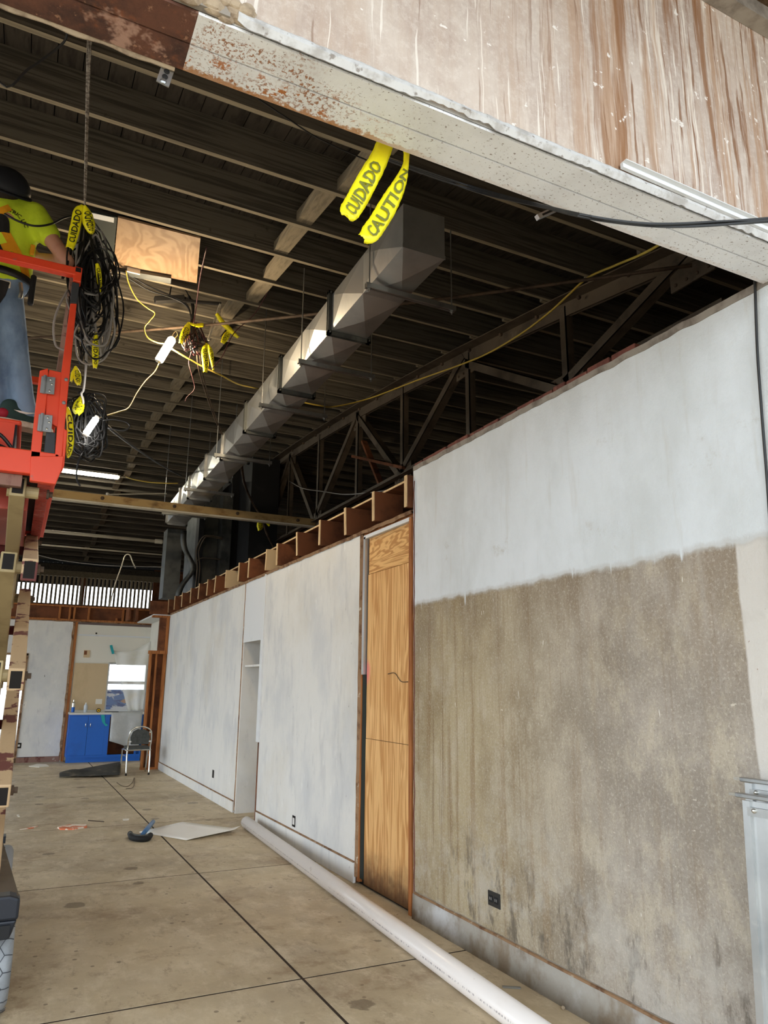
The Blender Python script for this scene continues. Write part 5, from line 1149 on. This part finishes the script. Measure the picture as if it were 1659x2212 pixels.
# ------------------------------------------------------------------ things on the floor
a, b = aZ(532,1776,.060), aZ(1127,2205,.060); d = (b-a).normalized(); b = a+d*7.3; b.z = a.z = .060
pv = thing('pvc_pipe', (a.x,a.y,0), 'long white plastic pipe lying on the floor along the right wall', 'pipe')
n_ = 28; m = MB(); m.tube([a, b], .059, n_, False); m.tube([a, b], .053, n_, False)
u = d.cross(Vector((0,0,1))).normalized(); v_ = Vector((0,0,1))
for e in (a, b):
    o_ = len(m.v); 
    for r in (.059,.053):
        for k in range(n_): t = 2*math.pi*k/n_; m.v.append(tuple(e+(u*math.cos(t)+v_*math.sin(t))*r))
    for k in range(n_): m.f.append((o_+k, o_+(k+1) % n_, o_+n_+(k+1) % n_, o_+n_+k))
m.build('tube', M['pvc'], pv, sm=True)
pc = [aZ(300,1797,.006), aZ(394,1775,.006), aZ(519,1796,.006), aZ(418,1817,.006)]; rows = []
for j in range(9):
    r = []
    for i in range(9):
        s_, t = i/8, j/8; p = pc[0].lerp(pc[1], s_).lerp(pc[3].lerp(pc[2], s_), t); p.z = .004+.008*max(0, mnoise.noise(p*2.5))+.045*max(0, s_-.86)/.14*t*.6+.03*max(0, t-.9)/.1; r.append(p)
    rows.append(r)
tag(MB().grid(rows).build('drawing_sheet', M['paper'], sm=True, thick=.002), 'large white drawing sheet lying flat on the floor', 'paper')
tl_ = thing('pipe_cutter', aZ(305,1808), 'blue-handled black cutting tool on the floor beside the paper', 'tool')
a, b = aZ(331,1775,.03), aZ(306,1805,.05); MB().tube([a, a.lerp(b,.5), b], [.022,.024,.02], 10).build('handle', M['bluetool'], tl_, sm=True)
MB().tube(smooth([aZ(281,1801,.03),aZ(285,1809,.03),aZ(300,1812,.03),aZ(318,1811,.03),aZ(325,1804,.04)],5), .028, 8).build('jaw', M['rubber'], tl_, sm=True)
MB().tube(smooth([aZ(281,1800,.05),aZ(290,1804,.045),aZ(304,1806,.05),aZ(320,1806,.05)],5), .014, 8).build('blade', M['galvdark'], tl_, sm=True); MB().sphere(aZ(322,1807,.03), .030, 10, 7).build('knob', M['rubber'], tl_, sm=True)
def flat(name, label, pts, mt, h=.004, cat='scrap'):
    P = [aZ(x,y,.001) for x,y in pts]; return tag(MB().prism(P, (0,0,h)).build(name, M[mt]), label, cat)
flat('wrapper', 'orange and white wrapper on the floor', [(124,1789),(150,1784),(186,1783),(188,1788),(160,1793),(130,1793)], 'orangescrap', .015)
flat('paper_scrap', 'thin reddish paper strip on the floor at the left', [(42,1793),(70,1787),(82,1785),(70,1790)], 'orangescrap', .006)
flat('paper_scrap', 'small white paper bit on the floor left of the drawing sheet', [(265,1770),(279,1769),(278,1772),(266,1773)], 'whitescrap', .005)
flat('paper_scrap', 'small white paper bit on the floor near the lift', [(36,1761),(40,1760),(43,1765),(39,1765)], 'whitescrap', .005)
flat('wire_offcut', 'thin dark wire offcut on the floor by the wrapper', [(190,1772),(225,1775),(225,1776),(190,1773.5)], 'rod', .005)
flat('plaster_debris', 'white plaster crumbs on the floor below the far wall', [(62,1656),(80,1651),(100,1652),(106,1656),(85,1658)], 'whitescrap', .01)
for i, (x, y, r, lb) in enumerate(((1080,2034,.022,'small beige stone lying between the pipe and the concrete wall'), (1216,2177,.010,'tiny stone lying near the foot of the concrete wall'))):
    c = aZ(x,y,r*.8); m = MB().sphere(c, r, 9, 6, (1.1,1,.8)); m.v = [tuple(Vector(q)+(Vector(q)-c)*.35*mnoise.noise(Vector(q)*60)) for q in m.v]
    tag(m.build('stone', M['rock']), lb, 'stone')
flat('steel_offcut', 'thin grey metal offcut on the floor behind the pipe', [(1085,2131),(1125,2134),(1125,2137),(1086,2134)], 'strut', .006)
# rumpled black felt
m = MB(); rows = []
for j in range(9):
    r = []
    for i in range(20):
        s_, t = i/19, j/8; px = 128+s_*130; py = 1681-t*(6+16*s_**.7)-2*s_; p = aZ(px,py,0); p.z = .02+.12*math.exp(-((t-.35)/.25)**2)*(.4+.6*s_)*(1+.3*math.sin(s_*9))+.10*math.exp(-((t-.8)/.2)**2)*s_; r.append(p)
    rows.append(r)
tag(m.grid(rows).build('felt_roll', M['felt'], sm=True, thick=.01), 'rumpled black felt sheet lying on the floor near the chair', 'felt')
wire('floor_wire', 'thin wire loop on the floor in front of the chair', [aZ(252,1690,.004),aZ(262,1697,.004),aZ(275,1699,.004),(aZ(286,1690,.004)),aZ(290,1680,.004),aZ(288,1700,.004),aZ(272,1704,.004)], .004, 'rod', 'wire')
# chair seen from behind
ch = thing('banquet_chair', (2.12,13.75,0), 'grey padded chair with a rounded chrome back by the blue cabinet', 'chair')
ang = .0; cx_, cy_ = 2.115, 13.62
def cp(x, y, z): return Vector((cx_+x, cy_+y, z))
MB().tube(smooth([cp(-.185,-.02,0),cp(-.19,.02,.30),cp(-.185,.04,.45),cp(-.185,-.01,.62),cp(-.15,-.03,.74),cp(0,-.04,.795),cp(.15,-.03,.74),cp(.185,-.01,.62),cp(.185,.04,.45),cp(.19,.02,.30),cp(.185,-.02,0)],6), .013, 10).build('back_frame', M['chrome'], ch, sm=True)
bp = [cp(-.15,-.012,.50),cp(.15,-.012,.50),cp(.162,-.022,.62),cp(.13,-.035,.71),cp(.05,-.040,.755),cp(0,-.042,.745),cp(-.05,-.040,.755),cp(-.13,-.035,.71),cp(-.162,-.022,.62)]
MB().prism(bp, (0,.035,0)).build('back_panel', M['chairgrey'], ch, bev=.008)
MB().box(tuple(cp(-.20,.03,.40)), tuple(cp(.20,.45,.455))).build('seat', M['chairgrey'], ch, bev=.02)
MB().tube(smooth([cp(-.20,.03,.405),cp(.20,.03,.405)],2), .012, 8).build('seat_rail', M['chrome'], ch)
for s_ in (-1,1):
    MB().tube(smooth([cp(s_*.20,.06,.40),cp(s_*.215,.40,.40),cp(s_*.215,.46,.34),cp(s_*.21,.50,.0)],5), .012, 8).build('leg', M['chrome'], ch, sm=True)
    MB().tube([cp(s_*.19,.02,.30), cp(s_*.212,.47,.30)], .009, 6).build('side_rail', M['chrome'], ch)
    for z in (.55,.70): MB().box(tuple(cp(s_*.165-.02,-.03,z-.012)), tuple(cp(s_*.165+.02,-.018,z+.012))).build('bracket', M['chrome'], ch)
    MB().lathe(cp(s_*.185,-.02,0), (0,0,1), [(0,.016),(.03,.016)], 8).build('foot_cap', M['rubber'], ch)
# sheet-metal panels leaning by the concrete wall at the right edge
for k, (xs, edge, bar_, lb, z1) in enumerate((((2.47), (1608,1728), ((1575,1714),(1700,1727)), 'front galvanized duct panel with a flange bar leaning at the right edge', 0), ((2.535), (1613,1690), ((1585,1681),(1700,1692)), 'rear galvanized duct panel with a flange bar leaning at the right edge', 1))):
    e = aX(edge[0], edge[1], xs); t = thing('duct_panel', (xs,1.5,0), lb, 'sheet metal', 'galvanized panels by the concrete wall')
    MB().hexa([(xs-.06,.7,0),(xs-.057,.7,0),(xs-.057,e.y,0),(xs-.06,e.y,0),(xs,.7,e.z),(xs+.003,.7,e.z),(xs+.003,e.y,e.z),(xs,e.y,e.z)]).build('sheet', M['galv'], t)
    MB().hexa([(xs-.072,e.y-.03,0),(xs-.06,e.y-.03,0),(xs-.06,e.y,0),(xs-.072,e.y,0),(xs-.012,e.y-.03,e.z),(xs,e.y-.03,e.z),(xs,e.y,e.z),(xs-.012,e.y,e.z)]).build('edge_fold', M['galv'], t)
    p0 = aX(*bar_[0], xs-.015); 
    MB().bar((xs-.012,p0.y-.03,p0.z), (xs-.012,.7,p0.z), .022,.016).build('flange_bar', M['strut'], t, bev=.003)
    MB().bar((xs-.012,p0.y,p0.z), (xs-.012,p0.y-.04,p0.z), .010,.010).build('bar_tip', M['chrome'], t)
    MB().box((xs-.016,.7,e.z-.05), (xs-.004,e.y-.02,e.z-.02)).build('flange_web', M['galv'], t)
    MB().sphere((xs-.018,e.y-.05,e.z-.03), .009, 8, 6).build('bolt', M['chrome'], t)
